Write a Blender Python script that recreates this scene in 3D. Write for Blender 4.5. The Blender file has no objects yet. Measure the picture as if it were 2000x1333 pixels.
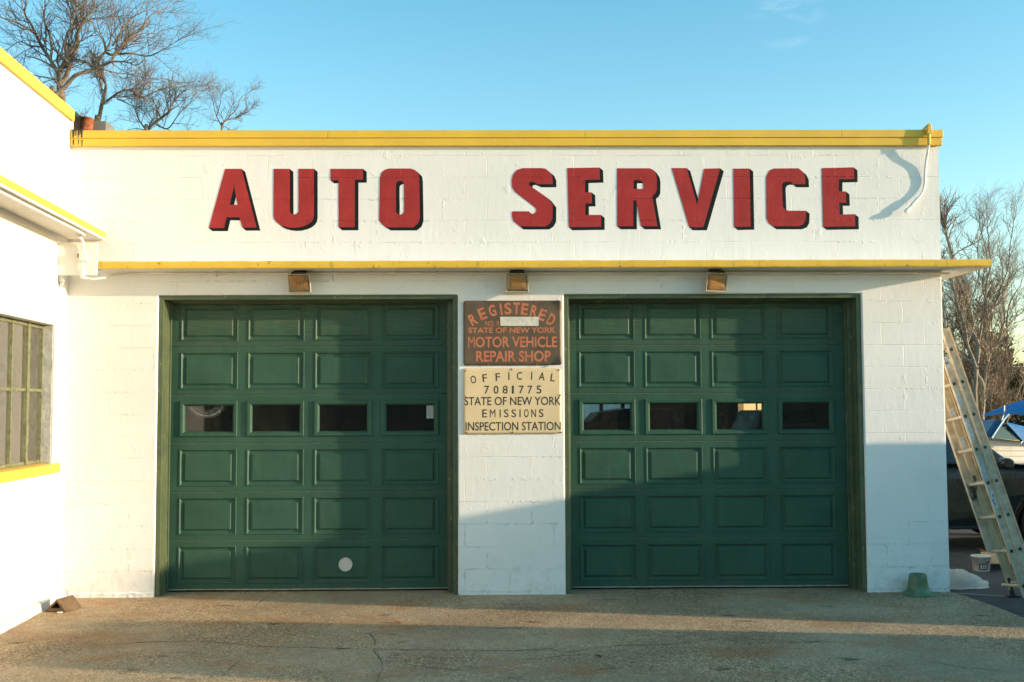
import bpy, bmesh, math, random
from mathutils import Vector, Matrix, noise
R = math.radians
S = bpy.context.scene
COL = S.collection
# ------------------------------------------------------------------ camera
cam = bpy.data.cameras.new('camera')
cam.sensor_width = 36.0; cam.lens = 38.169; cam.clip_start = 0.05; cam.clip_end = 3000
cam_o = bpy.data.objects.new('camera', cam); COL.objects.link(cam_o)
RT = Vector((0.9998977, -0.01364418, -0.0042924)); UP = Vector((0.00347443, -0.05941856, 0.99822711)); FW = Vector((0.01387504, 0.99813991, 0.05936508))
cam_o.matrix_world = Matrix(((RT.x, UP.x, -FW.x, 3.9419), (RT.y, UP.y, -FW.y, -9.9948), (RT.z, UP.z, -FW.z, 1.7177), (0, 0, 0, 1)))
S.camera = cam_o
# ------------------------------------------------------------------ sky and sun (low evening sun far to the right)
SUN = Vector((1.0, -0.22, 0.172)).normalized()
SUN_EL = math.asin(SUN.z)
w = bpy.data.worlds.new('World'); S.world = w; w.use_nodes = True
nt = w.node_tree; nt.nodes.clear()
wo = nt.nodes.new('ShaderNodeOutputWorld'); bg = nt.nodes.new('ShaderNodeBackground')
sky = nt.nodes.new('ShaderNodeTexSky'); sky.sky_type = 'NISHITA'; sky.sun_disc = False
sky.sun_elevation = SUN_EL; sky.sun_rotation = math.atan2(SUN.x, SUN.y)
sky.air_density = 1.0; sky.dust_density = 0.6; sky.ozone_density = 1.0; sky.altitude = 0
tint = nt.nodes.new('ShaderNodeMixRGB'); tint.blend_type = 'MULTIPLY'; tint.inputs['Fac'].default_value = 1.0
tc = nt.nodes.new('ShaderNodeTexCoord'); sp = nt.nodes.new('ShaderNodeSeparateXYZ'); nt.links.new(tc.outputs['Generated'], sp.inputs[0])
cr = nt.nodes.new('ShaderNodeValToRGB'); ce = cr.color_ramp.elements
ce[0].position = 0.0; ce[0].color = (1.30, 1.40, 1.36, 1); ce[1].position = 0.42; ce[1].color = (0.58, 1.26, 1.38, 1)
nt.links.new(sp.outputs['Z'], cr.inputs[0]); nt.links.new(cr.outputs[0], tint.inputs['Color2'])
nt.links.new(sky.outputs[0], tint.inputs['Color1'])
# one faint wisp of high cloud
cd_ = (RT*((1535-1000)/2120.5) - UP*((14-666.5)/2120.5) + FW).normalized()
dp = nt.nodes.new('ShaderNodeVectorMath'); dp.operation = 'DOT_PRODUCT'; nt.links.new(tc.outputs['Generated'], dp.inputs[0]); dp.inputs[1].default_value = cd_
r1 = nt.nodes.new('ShaderNodeMapRange'); r1.inputs['From Min'].default_value = .9993; r1.inputs['From Max'].default_value = 1.0; nt.links.new(dp.outputs['Value'], r1.inputs[0])
mp_ = nt.nodes.new('ShaderNodeMapping'); mp_.inputs['Scale'].default_value = (14, 14, 60); mp_.inputs['Rotation'].default_value = (0, R(6), 0); nt.links.new(tc.outputs['Generated'], mp_.inputs[0])
nz = nt.nodes.new('ShaderNodeTexNoise'); nz.inputs['Scale'].default_value = 1.0; nz.inputs['Detail'].default_value = 7; nz.inputs['Roughness'].default_value = .62; nt.links.new(mp_.outputs[0], nz.inputs['Vector'])
r2 = nt.nodes.new('ShaderNodeMapRange'); r2.inputs['From Min'].default_value = .46; r2.inputs['From Max'].default_value = .75; nt.links.new(nz.outputs['Fac'], r2.inputs[0])
ml = nt.nodes.new('ShaderNodeMath'); ml.operation = 'MULTIPLY'; nt.links.new(r1.outputs[0], ml.inputs[0]); nt.links.new(r2.outputs[0], ml.inputs[1])
m2 = nt.nodes.new('ShaderNodeMath'); m2.operation = 'MULTIPLY'; m2.inputs[1].default_value = .30; nt.links.new(ml.outputs[0], m2.inputs[0])
cm = nt.nodes.new('ShaderNodeMixRGB'); nt.links.new(m2.outputs[0], cm.inputs['Fac']); nt.links.new(tint.outputs[0], cm.inputs['Color1']); cm.inputs['Color2'].default_value = (4.6, 5.0, 5.2, 1)
nt.links.new(cm.outputs[0], bg.inputs['Color'])
bg.inputs['Strength'].default_value = 0.15
nt.links.new(bg.outputs[0], wo.inputs['Surface'])
sl = bpy.data.lights.new('sun', 'SUN'); sl.energy = 4.6; sl.angle = R(0.53); sl.color = (1.0, 0.745, 0.50)
so = bpy.data.objects.new('sun', sl); COL.objects.link(so); so.rotation_euler = SUN.to_track_quat('Z', 'Y').to_euler()
S.view_settings.view_transform = 'Standard'; S.view_settings.look = 'None'; S.view_settings.gamma = 1.0
S.view_settings.use_curve_mapping = False
S.view_settings.exposure = 0.76
S.cycles.max_bounces = 8; S.cycles.transparent_max_bounces = 12
LETTERS = [
 ('A',[(1.4267, 3.9211), (1.5793, 3.9209), (1.7241, 3.3713), (1.5924, 3.3716), (1.5636, 3.4679), (1.4465, 3.4681), (1.4242, 3.3675), (1.2824, 3.3678)],[[(1.5121, 3.7603), (1.5448, 3.5836), (1.473, 3.5837)]]),
 ('U',[(1.8745, 3.9206), (2.0244, 3.9204), (2.0289, 3.5263), (2.0344, 3.51), (2.049, 3.498), (2.0688, 3.4936), (2.0885, 3.498), (2.1029, 3.5099), (2.1081, 3.5262), (2.1052, 3.9203), (2.2493, 3.9201), (2.2521, 3.4888), (2.246, 3.4519), (2.2274, 3.4244), (2.1977, 3.4008), (2.159, 3.3828), (2.1138, 3.3715), (2.0653, 3.3677), (2.0168, 3.3717), (1.9715, 3.3831), (1.9325, 3.4013), (1.9025, 3.425), (1.8835, 3.4526), (1.8769, 3.4821)],[]),
 ('T',[(2.4023, 3.9199), (2.704, 3.9195), (2.7044, 3.8181), (2.6279, 3.8182), (2.6298, 3.3725), (2.4802, 3.3728), (2.4764, 3.814), (2.4029, 3.8126)],[]),
 ('O',[(2.9441, 3.9222), (3.146, 3.9219), (3.1873, 3.9069), (3.2168, 3.877), (3.2257, 3.8293), (3.2318, 3.4573), (3.2142, 3.4054), (3.1702, 3.3699), (2.9307, 3.3704), (2.8822, 3.3986), (2.8542, 3.4358), (2.8541, 3.458), (2.8604, 3.8373), (2.8749, 3.882), (2.9043, 3.9103)],[[(3.0504, 3.8042), (3.0609, 3.8025), (3.0703, 3.7976), (3.0778, 3.79), (3.0826, 3.7805), (3.0843, 3.7699), (3.0847, 3.5244), (3.0831, 3.5138), (3.0783, 3.5043), (3.0708, 3.4968), (3.0614, 3.492), (3.051, 3.4903), (3.0436, 3.4903), (3.0332, 3.492), (3.0237, 3.4969), (3.0162, 3.5045), (3.0114, 3.514), (3.0097, 3.5245), (3.0092, 3.77), (3.0109, 3.7806), (3.0157, 3.7901), (3.0231, 3.7977), (3.0326, 3.8026), (3.043, 3.8042)]]),
 ('S',[(4.4661, 3.7726), (4.4665, 3.835), (4.4473, 3.8796), (4.3999, 3.9189), (4.3646, 3.9243), (4.1881, 3.9246), (4.1351, 3.9086), (4.0979, 3.8658), (4.0853, 3.8124), (4.0868, 3.7465), (4.1148, 3.702), (4.178, 3.652), (4.2745, 3.5772), (4.3078, 3.5469), (4.3129, 3.5203), (4.297, 3.499), (4.2688, 3.4937), (4.2477, 3.5062), (4.2407, 3.5186), (4.0876, 3.5189), (4.0856, 3.471), (4.0995, 3.4266), (4.1591, 3.3769), (4.3966, 3.3764), (4.4372, 3.4029), (4.4622, 3.449), (4.4648, 3.5804), (4.4246, 3.6374), (4.3105, 3.7194), (4.2526, 3.7587), (4.2421, 3.7765), (4.2527, 3.7925), (4.2757, 3.7961), (4.2986, 3.7871), (4.3249, 3.7728)],[]),
 ('E',[(4.6031, 3.924), (4.9035, 3.929), (4.906, 3.8148), (4.7665, 3.8114), (4.7655, 3.6956), (4.8273, 3.6955), (4.8299, 3.5922), (4.7681, 3.5906), (4.7673, 3.4839), (4.9136, 3.4836), (4.9126, 3.3718), (4.6131, 3.3688)],[]),
 ('R',[(5.0679, 3.9217), (5.3723, 3.9213), (5.4022, 3.9069), (5.43, 3.864), (5.4383, 3.8158), (5.4353, 3.7141), (5.419, 3.6821), (5.3958, 3.6643), (5.3955, 3.6429), (5.4382, 3.376), (5.2865, 3.3764), (5.2481, 3.5755), (5.2415, 3.62), (5.215, 3.6201), (5.2124, 3.3765), (5.0625, 3.3768)],[[(5.2189, 3.809), (5.2825, 3.8089), (5.3036, 3.7928), (5.3104, 3.7714), (5.3099, 3.7268), (5.218, 3.7269)]]),
 ('V',[(5.5777, 3.9228), (5.7177, 3.9226), (5.8102, 3.5781), (5.8807, 3.917), (6.0314, 3.9204), (5.8654, 3.3663), (5.7329, 3.3666)],[]),
 ('I',[(6.1538, 3.9167), (6.3064, 3.9183), (6.3075, 3.3707), (6.1518, 3.3675)],[]),
 ('C',[(6.8273, 3.7691), (6.8252, 3.8407), (6.8031, 3.8872), (6.7646, 3.9195), (6.5337, 3.918), (6.4907, 3.8984), (6.4612, 3.8412), (6.459, 3.8144), (6.4558, 3.4487), (6.4745, 3.4042), (6.5146, 3.3739), (6.7537, 3.3734), (6.7983, 3.3911), (6.8222, 3.4338), (6.8275, 3.5192), (6.6591, 3.5196), (6.6293, 3.5339), (6.6102, 3.5589), (6.607, 3.7605), (6.6199, 3.7837), (6.6467, 3.7926), (6.6875, 3.7926), (6.7084, 3.7693)],[]),
 ('E',[(6.9833, 3.921), (7.2841, 3.9278), (7.2851, 3.8168), (7.141, 3.8134), (7.1385, 3.7007), (7.2042, 3.7006), (7.2053, 3.5935), (7.1396, 3.5936), (7.1407, 3.483), (7.2845, 3.4863), (7.2855, 3.3723), (6.9839, 3.3676)],[]),
]
LEFT_TREES = {
 'A': [(0.17, [(-7.35, 9.48), (-7.37, 9.74), (-7.45, 10.08), (-7.46, 10.39)]), (0.12, [(-7.46, 10.39), (-7.59, 10.62), (-7.76, 10.88), (-7.97, 11.19), (-8.09, 11.49), (-8.3, 11.84), (-8.5, 12.14), (-8.46, 12.37), (-8.59, 12.83)]), (0.11, [(-7.46, 10.39), (-7.35, 10.58), (-7.17, 10.84), (-7.02, 11.15), (-6.88, 11.49), (-6.7, 11.76), (-6.48, 12.07), (-6.41, 12.37), (-6.27, 12.87)]), (0.08, [(-7.72, 10.84), (-7.67, 11.11), (-7.7, 11.45), (-7.78, 11.76), (-7.71, 12.14), (-7.8, 12.6)]), (0.08, [(-7.17, 10.84), (-7.24, 11.11), (-7.21, 11.45), (-7.0, 11.76), (-6.93, 12.07), (-6.9, 12.53)]), (0.06, [(-8.09, 11.49), (-8.37, 11.64), (-8.67, 11.72), (-8.93, 11.61)]), (0.05, [(-7.97, 11.19), (-8.29, 11.22), (-8.63, 11.34), (-8.92, 11.15)])],
 'B': [(0.15, [(-7.73, 9.7), (-7.74, 10.01), (-7.77, 10.39), (-7.7, 10.62), (-7.61, 10.92), (-7.51, 11.15), (-7.36, 11.38), (-7.3, 11.76)]), (0.08, [(-7.77, 10.39), (-7.91, 10.73), (-8.13, 10.96), (-8.44, 11.11), (-8.77, 11.22)]), (0.06, [(-7.75, 10.54), (-8.01, 10.5), (-8.31, 10.46)])],
 'C': [(0.13, [(-7.27, 9.44), (-7.21, 9.52), (-6.96, 9.82), (-6.7, 10.08), (-6.41, 10.24), (-6.08, 10.35), (-5.82, 10.46)]), (0.09, [(-6.3, 10.29), (-6.23, 10.5), (-6.01, 10.77), (-5.87, 11.15), (-5.89, 11.38)]), (0.08, [(-6.01, 10.77), (-5.82, 10.73), (-5.5, 11.19), (-5.2, 11.53), (-4.98, 11.91), (-4.73, 12.14)]), (0.06, [(-5.82, 10.73), (-5.41, 10.73), (-4.97, 10.69), (-4.59, 10.77), (-4.26, 10.96)]), (0.06, [(-5.83, 10.92), (-5.65, 11.45), (-5.43, 11.8), (-5.06, 12.14)]), (0.05, [(-5.82, 10.46), (-5.63, 10.24), (-5.7, 10.01)]), (0.05, [(-6.01, 10.77), (-6.05, 11.03), (-6.24, 11.34), (-6.4, 11.68)])],
 'D': [(0.12, [(-6.57, 9.02), (-6.56, 9.21), (-6.44, 9.7), (-6.41, 10.01), (-6.4, 10.24)]), (0.07, [(-6.44, 9.7), (-6.29, 9.89), (-6.04, 10.08), (-5.81, 10.16), (-5.62, 9.97), (-5.25, 10.12), (-4.88, 10.24), (-4.51, 10.31)]), (0.05, [(-6.11, 9.89), (-5.88, 9.78), (-5.71, 9.69)]), (0.04, [(-5.62, 9.97), (-5.41, 10.39), (-5.07, 10.54), (-4.7, 10.46)]), (0.04, [(-6.4, 10.24), (-6.6, 10.46), (-6.75, 10.62)])],
 'E': [(0.09, [(-5.23, 8.72), (-5.24, 8.97), (-5.09, 9.14), (-4.87, 9.29), (-4.61, 9.44), (-4.58, 9.55)]), (0.06, [(-5.24, 8.97), (-5.39, 9.14), (-5.61, 9.4), (-5.73, 9.7)]), (0.05, [(-5.02, 9.17), (-4.68, 9.02), (-4.31, 9.32), (-4.02, 9.63)]), (0.04, [(-4.61, 9.44), (-4.39, 9.63), (-4.25, 9.86)]), (0.04, [(-4.87, 9.29), (-4.95, 9.63), (-4.99, 9.93)]), (0.03, [(-5.24, 8.97), (-5.61, 9.06), (-5.91, 9.02)])],
 'F': [(0.05, [(-3.21, 8.72), (-3.19, 8.98), (-3.12, 9.13), (-2.86, 9.25)]), (0.04, [(-3.19, 8.98), (-3.38, 9.32), (-3.46, 9.59)]), (0.035, [(-3.12, 9.13), (-2.79, 9.48), (-2.72, 9.74), (-2.51, 9.87)]), (0.03, [(-2.86, 9.25), (-2.41, 9.36)]), (0.03, [(-3.38, 9.32), (-3.24, 9.55), (-3.05, 9.7)])],
}
RIGHT_TREES = {
 'G': [(0.13, [(18.22, 0.64), (18.24, 1.23), (18.31, 2.23), (18.19, 2.64), (18.19, 3.46), (18.02, 4.01), (17.91, 4.74), (17.69, 5.2), (17.53, 6.03), (17.36, 6.68)]), (0.08, [(18.19, 3.37), (18.39, 4.05), (18.55, 4.65), (18.47, 5.2), (18.59, 6.12), (18.48, 6.95)]), (0.06, [(18.02, 4.01), (17.72, 4.51), (17.6, 5.11), (17.34, 5.75), (17.26, 6.35)])],
 'H': [(0.12, [(18.4, 0.64), (18.42, 1.23), (18.58, 2.64), (18.63, 2.95)]), (0.1, [(18.63, 2.95), (18.78, 3.27), (19.12, 3.68), (19.59, 4.19), (20.02, 4.51)]), (0.09, [(18.63, 2.95), (18.57, 3.82), (18.59, 4.51), (18.75, 5.2), (18.91, 6.03), (18.85, 7.04)]), (0.06, [(18.58, 4.28), (18.87, 4.74), (19.17, 5.47), (19.29, 6.4), (19.41, 7.18)]), (0.06, [(19.12, 3.68), (19.23, 4.28), (19.2, 4.92), (19.41, 5.66)])],
 'K': [(0.1, [(17.79, 0.64), (17.88, 2.27), (17.85, 2.91), (17.64, 3.46), (17.48, 4.28), (17.32, 4.93), (17.19, 5.48)]), (0.06, [(17.64, 3.46), (17.84, 4.05), (17.77, 4.65), (17.98, 5.48), (17.96, 6.35), (18.16, 7.14)]), (0.06, [(17.85, 2.91), (17.54, 3.14), (17.28, 3.69), (17.21, 4.28)])],
}
CRACKS = [[(0.456, -2.23), (0.916, -2.035), (1.417, -1.882), (1.752, -1.876), (1.996, -1.953), (2.282, -2.081), (2.656, -2.126), (2.88, -2.166), (3.318, -2.213), (3.68, -2.241), (4.04, -2.268), (4.312, -2.213), (4.397, -2.312), (4.774, -2.13), (5.259, -2.08), (5.626, -1.92), (5.917, -1.965), (6.625, -2.092)], [(1.514, -1.868), (1.513, -1.636), (1.546, -1.411), (1.601, -1.173), (1.644, -0.943)], [(1.848, -0.543), (1.85, -0.251), (1.876, 0.06)], [(2.959, -1.612), (3.05, -1.903), (3.047, -2.106)], [(3.054, -2.172), (3.152, -2.516), (3.175, -2.662), (3.188, -3.065), (3.184, -3.25)], [(5.182, -0.068), (5.17, -0.376), (5.049, -0.846), (5.031, -1.129)], [(3.582, -0.006), (3.616, -0.317), (3.609, -0.632)], [(4.071, -2.545), (4.389, -2.436), (4.605, -2.381)], [(6.502, -2.237), (6.797, -1.818), (6.906, -1.674)], [(2.179, -2.97), (2.188, -2.673), (2.195, -2.485)], [(4.633, 0.034), (5.437, 0.084), (5.477, 0.194), (6.359, 0.187)], [(6.784, -2.633), (6.944, -2.824), (7.186, -2.955)], [(3.355, -2.668), (3.7, -2.818), (3.899, -2.727), (4.172, -2.622)]]
# ------------------------------------------------------------------ helpers
class MB:
    def __init__(s): s.v = []; s.f = []; s.m = []
    def face(s, pts, m=0):
        n = len(s.v); s.v += [tuple(p) for p in pts]; s.f.append(tuple(range(n, n + len(pts)))); s.m.append(m)
    def box(s, x0, x1, y0, y1, z0, z1, m=0):
        s.hexa([(x0,y0,z0),(x1,y0,z0),(x1,y1,z0),(x0,y1,z0),(x0,y0,z1),(x1,y0,z1),(x1,y1,z1),(x0,y1,z1)], m)
    def hexa(s, p, m=0):
        n = len(s.v); s.v += [tuple(q) for q in p]
        for f in ((0,3,2,1),(4,5,6,7),(0,1,5,4),(1,2,6,5),(2,3,7,6),(3,0,4,7)): s.f.append(tuple(n+i for i in f)); s.m.append(m)
    def prism(s, poly, a, b, fn, m=0):
        # poly 2-D, extruded between a and b; fn(u, v, t) -> point
        n = len(s.v); k = len(poly)
        s.v += [tuple(fn(u, v, a)) for u, v in poly] + [tuple(fn(u, v, b)) for u, v in poly]
        s.f.append(tuple(range(n, n+k))); s.m.append(m); s.f.append(tuple(range(n+2*k-1, n+k-1, -1))); s.m.append(m)
        for i in range(k):
            j = (i+1) % k; s.f.append((n+j, n+i, n+k+i, n+k+j)); s.m.append(m)
    def rings(s, rings, m=0, close=True, cap0=False, cap1=False):
        n = len(s.v); k = len(rings[0])
        for r in rings: s.v += [tuple(p) for p in r]
        for a in range(len(rings)-1):
            for i in range(k if close else k-1):
                j = (i+1) % k
                s.f.append((n+a*k+i, n+a*k+j, n+(a+1)*k+j, n+(a+1)*k+i)); s.m.append(m)
        if cap0: s.f.append(tuple(range(n+k-1, n-1, -1))); s.m.append(m)
        if cap1: q = n+(len(rings)-1)*k; s.f.append(tuple(range(q, q+k))); s.m.append(m)
    def tube(s, pts, rad, n=8, m=0, caps=True):
        pts = [Vector(p) for p in pts]; rr = rad if isinstance(rad, (list, tuple)) else [rad]*len(pts)
        out = []; prev = None
        for i, p in enumerate(pts):
            d = (pts[min(i+1, len(pts)-1)] - pts[max(i-1, 0)]).normalized()
            a = prev if prev is not None else (Vector((0,0,1)) if abs(d.z) < .9 else Vector((1,0,0)))
            a = (a - d*a.dot(d)).normalized(); prev = a; b = d.cross(a)
            out.append([p + (a*math.cos(2*math.pi*k/n) + b*math.sin(2*math.pi*k/n))*rr[i] for k in range(n)])
        s.rings(out, m, True, caps, caps)
    def lathe(s, prof, c=(0,0,0), n=32, m=0, cap0=True, cap1=True, fn=None):
        fn = fn or (lambda x, y, z: (c[0]+x, c[1]+y, c[2]+z))
        s.rings([[fn(r*math.cos(2*math.pi*k/n), r*math.sin(2*math.pi*k/n), z) for k in range(n)] for r, z in prof], m, True, cap0, cap1)
def origin(p):
    o = Vector((0,0,0))
    while p is not None: o = o + p.location; p = p.parent
    return o
def build(name, mb, mats, parent=None, loc=None, smooth=False, bevel=0, local=False, segs=2):
    me = bpy.data.meshes.new(name)
    off = Vector(loc) if loc is not None else Vector((0,0,0))
    if not local and parent is not None: off = off + origin(parent)
    v = [tuple(Vector(p) - off) for p in mb.v]
    me.from_pydata(v, [], mb.f)
    if not isinstance(mats, (list, tuple)): mats = [mats]
    for q in mats: me.materials.append(q)
    me.polygons.foreach_set('material_index', mb.m)
    if smooth: me.polygons.foreach_set('use_smooth', [True]*len(mb.f))
    me.update()
    bm = bmesh.new(); bm.from_mesh(me); bmesh.ops.remove_doubles(bm, verts=bm.verts, dist=1e-5)
    if not getattr(mb, 'open', False): bmesh.ops.recalc_face_normals(bm, faces=bm.faces)
    bm.to_mesh(me); bm.free()
    o = bpy.data.objects.new(name, me); COL.objects.link(o)
    if loc is not None: o.location = loc
    if parent is not None: o.parent = parent
    if bevel:
        b = o.modifiers.new('bevel', 'BEVEL'); b.width = bevel; b.segments = segs; b.limit_method = 'ANGLE'; b.angle_limit = R(35)
        b.harden_normals = False
    return o
def tag(o, label=None, cat=None, group=None, kind=None):
    if label: o['label'] = label
    if cat: o['category'] = cat
    if group: o['group'] = group
    if kind: o['kind'] = kind
    return o
def thing(name, label, cat, loc, group=None, rz=0):
    o = bpy.data.objects.new(name, None); COL.objects.link(o); o.location = loc; o.rotation_euler = (0, 0, rz)
    o.empty_display_size = .2
    return tag(o, label, cat, group)
def copy_tree(o, parent=None):
    c = o.copy(); COL.objects.link(c)
    if parent is not None: c.parent = parent
    for ch in list(o.children): copy_tree(ch, c)
    return c
# ------------------------------------------------------------------ materials
class M:
    def __init__(s, name):
        s.mat = bpy.data.materials.new(name); s.mat.use_nodes = True; s.t = s.mat.node_tree; s.p = s.t.nodes['Principled BSDF']
    def n(s, typ, **kw):
        nd = s.t.nodes.new(typ)
        for k, v in kw.items():
            if k.startswith('i_'):
                key = k[2:].replace('_', ' '); nd.inputs[int(key) if key.isdigit() else key].default_value = v
            else: setattr(nd, k, v)
        return nd
    def l(s, a, b): s.t.links.new(a, b)
    def pos(s): return s.n('ShaderNodeNewGeometry').outputs['Position']
    def mapv(s, vec, loc=(0,0,0), sc=(1,1,1), rot=(0,0,0)):
        m = s.n('ShaderNodeMapping'); m.inputs['Location'].default_value = loc; m.inputs['Scale'].default_value = sc; m.inputs['Rotation'].default_value = rot
        s.l(vec, m.inputs['Vector']); return m.outputs[0]
    def noise(s, vec, scale, detail=3, rough=.5, dist=0):
        q = s.n('ShaderNodeTexNoise'); q.inputs['Scale'].default_value = scale; q.inputs['Detail'].default_value = detail
        q.inputs['Roughness'].default_value = rough; q.inputs['Distortion'].default_value = dist
        s.l(vec, q.inputs['Vector']); return q.outputs['Fac']
    def ramp(s, fac, stops):
        r = s.n('ShaderNodeValToRGB'); e = r.color_ramp.elements
        while len(e) < len(stops): e.new(.5)
        for q, (p, c) in zip(e, stops): q.position = p; q.color = c if len(c) == 4 else (*c, 1)
        s.l(fac, r.inputs[0]); return r.outputs[0]
    def math(s, op, a, b=None, clamp=False):
        q = s.n('ShaderNodeMath', operation=op); q.use_clamp = clamp
        for i, x in enumerate((a, b)):
            if x is None: continue
            if isinstance(x, (int, float)): q.inputs[i].default_value = x
            else: s.l(x, q.inputs[i])
        return q.outputs[0]
    def mix(s, fac, a, b, mode='MIX'):
        q = s.n('ShaderNodeMixRGB', blend_type=mode)
        for k, x in (('Fac', fac), ('Color1', a), ('Color2', b)):
            if isinstance(x, (int, float)): q.inputs[k].default_value = x
            elif isinstance(x, (tuple, list)): q.inputs[k].default_value = (*x[:3], 1)
            else: s.l(x, q.inputs[k])
        return q.outputs[0]
    def base(s, x):
        if isinstance(x, (tuple, list)): s.p.inputs['Base Color'].default_value = (*x[:3], 1)
        else: s.l(x, s.p.inputs['Base Color'])
    def set(s, **kw):
        for k, v in kw.items():
            k = k.replace('_', ' ')
            if isinstance(v, (int, float, tuple)): s.p.inputs[k].default_value = v
            else: s.l(v, s.p.inputs[k])
    def bump(s, h, dist=.01, strength=1.0):
        b = s.n('ShaderNodeBump'); b.inputs['Distance'].default_value = dist; b.inputs['Strength'].default_value = strength
        s.l(h, b.inputs['Height']); s.l(b.outputs[0], s.p.inputs['Normal'])
GREY = lambda v: (v, v, v)
def simple(name, col, rough=.6, var=.15, scale=8, metal=0, bump=0, bscale=60):
    m = M(name); p = m.pos(); f = m.noise(p, scale, 4, .6)
    lo = tuple(c*(1-var) for c in col); hi = tuple(min(1, c*(1+var)) for c in col)
    m.base(m.ramp(f, [(.3, lo), (.7, hi)])); m.set(Roughness=rough, Metallic=metal)
    if bump: m.bump(m.noise(p, bscale, 3, .6), bump)
    return m.mat
def block_height(m, off, plane='xz'):
    # painted concrete block: joints, beads and lumps as one height in metres
    p = m.pos(); sx = m.n('ShaderNodeSeparateXYZ'); m.l(p, sx.inputs[0])
    wob = m.math('MULTIPLY', m.math('SUBTRACT', m.noise(p, 9, 3, .6), .5), .02)
    wob2 = m.math('MULTIPLY', m.math('SUBTRACT', m.noise(m.mapv(p, (7, 3, 5)), 11, 3, .6), .5), .012)
    h = sx.outputs['X' if plane == 'xz' else 'Y']
    cx = m.n('ShaderNodeCombineXYZ')
    m.l(m.math('ADD', m.math('ADD', h, off[0]), wob), cx.inputs[0]); m.l(m.math('ADD', m.math('ADD', sx.outputs['Z'], off[1]), wob2), cx.inputs[1])
    def brick(mort, sm):
        b = m.n('ShaderNodeTexBrick'); b.offset = .5
        for k, v in (('Scale', 1.0), ('Mortar Size', mort), ('Mortar Smooth', sm), ('Bias', 0.0), ('Brick Width', .4064), ('Row Height', .2032)): b.inputs[k].default_value = v
        b.inputs['Color1'].default_value = (0, 0, 0, 1); b.inputs['Color2'].default_value = (1, 1, 1, 1); b.inputs['Mortar'].default_value = (.5, .5, .5, 1)
        m.l(cx.outputs[0], b.inputs['Vector']); return b
    b = brick(.004, .9)
    fade = m.ramp(m.noise(p, 2.3, 3, .6), [(.40, GREY(.04)), (.66, GREY(1))])
    joint = m.math('MULTIPLY', b.outputs['Fac'], fade)
    b2 = brick(.013, .6)
    blob = m.ramp(m.noise(m.mapv(p, (2, 8, 1), (1, 1, .8)), 26, 4, .7), [(.52, GREY(0)), (.66, GREY(1))])
    bead = m.math('MULTIPLY', b2.outputs['Fac'], blob)
    patch = m.ramp(m.noise(m.mapv(p, (1, 1, 4)), 1.4, 2, .5), [(.42, GREY(0)), (.6, GREY(1))])
    bead = m.math('MULTIPLY', bead, patch)
    lump = m.ramp(m.noise(m.mapv(p, (4, 9, 2)), 6.5, 5, .7), [(.62, GREY(0)), (.70, GREY(1))])
    fine = m.noise(p, 150, 3, .7); mid = m.noise(m.mapv(p, (0, 0, 0), (1, 1, .35)), 18, 4, .65)
    tot = m.math('MULTIPLY', joint, -.0030)
    for q, a in ((bead, .0065), (lump, .0024), (fine, .0007), (mid, .0022), (b.outputs['Color'], .0008)):
        tot = m.math('ADD', tot, m.math('MULTIPLY', q, a))
    return p, tot, m.math('MAXIMUM', joint, m.math('MULTIPLY', b.outputs['Fac'], .45))
def white_paint(name, off, plane='xz', dirt=True, k=1.0, bs=1.0):
    m = M(name); p, h, joint = block_height(m, off, plane)
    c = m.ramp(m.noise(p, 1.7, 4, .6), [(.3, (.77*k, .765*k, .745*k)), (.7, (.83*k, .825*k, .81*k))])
    c = m.mix(m.ramp(m.noise(m.mapv(p, (3, 3, 3), (1, 1, .5)), 4, 5, .7), [(.6, GREY(0)), (.78, GREY(.22))]), c, (.60, .585, .54))
    if dirt:
        s = m.n('ShaderNodeSeparateXYZ'); m.l(p, s.inputs[0])
        z = m.ramp(s.outputs['Z'], [(.0, GREY(1)), (.45, GREY(0))])
        sp = m.ramp(m.noise(m.mapv(p, (5, 2, 8)), 7, 6, .75), [(.5, GREY(0)), (.68, GREY(.55))])
        c = m.mix(m.math('MULTIPLY', z, sp), c, (.42, .37, .29))
        crk = m.ramp(m.noise(m.mapv(p, (1, 5, 2)), 30, 2, .5), [(.60, GREY(0)), (.7, GREY(1))])
        c = m.mix(m.math('MULTIPLY', m.math('MULTIPLY', joint, crk), .12), c, (.25, .23, .19))
    m.base(c); m.set(Roughness=.62); m.p.inputs['Specular IOR Level'].default_value = .35
    m.bump(h, 1.0, bs); return m.mat
OFF_LOW = (-.395, -.232 + .4064); OFF_UP = (-1.416, -3.026 + .2032*11)
MW_LOW = white_paint('white_block_paint', OFF_LOW); MW_UP = white_paint('white_block_paint_upper', OFF_UP)
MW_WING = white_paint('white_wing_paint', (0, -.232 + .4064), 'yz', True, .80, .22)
def letter_paint(name, col, chip):
    m = M(name); p, h, joint = block_height(m, OFF_UP)
    c = m.ramp(m.noise(p, 5, 4, .6), [(.3, tuple(k*.86 for k in col)), (.7, tuple(min(1, k*1.12) for k in col))])
    ch = m.ramp(m.noise(m.mapv(p, (2, 2, 2)), 22, 4, .7), [(.70, GREY(0)), (.73, GREY(1))])
    ch2 = m.ramp(m.noise(m.mapv(p, (8, 1, 3)), 1.9, 2, .5), [(.50, GREY(0)), (.60, GREY(1))])
    c = m.mix(m.math('MULTIPLY', ch, ch2), c, chip)
    c = m.mix(m.math('MULTIPLY', joint, .6), c, tuple(k*.45 for k in col))
    m.base(c); m.set(Roughness=.6); m.p.inputs['Specular IOR Level'].default_value = .15; m.bump(h, 1.0); return m.mat
M_RED = letter_paint('red_sign_paint', (.35, .036, .036), (.68, .50, .46)); M_BLACK = letter_paint('black_sign_paint', (.008, .013, .014), (.5, .48, .45))
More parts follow.
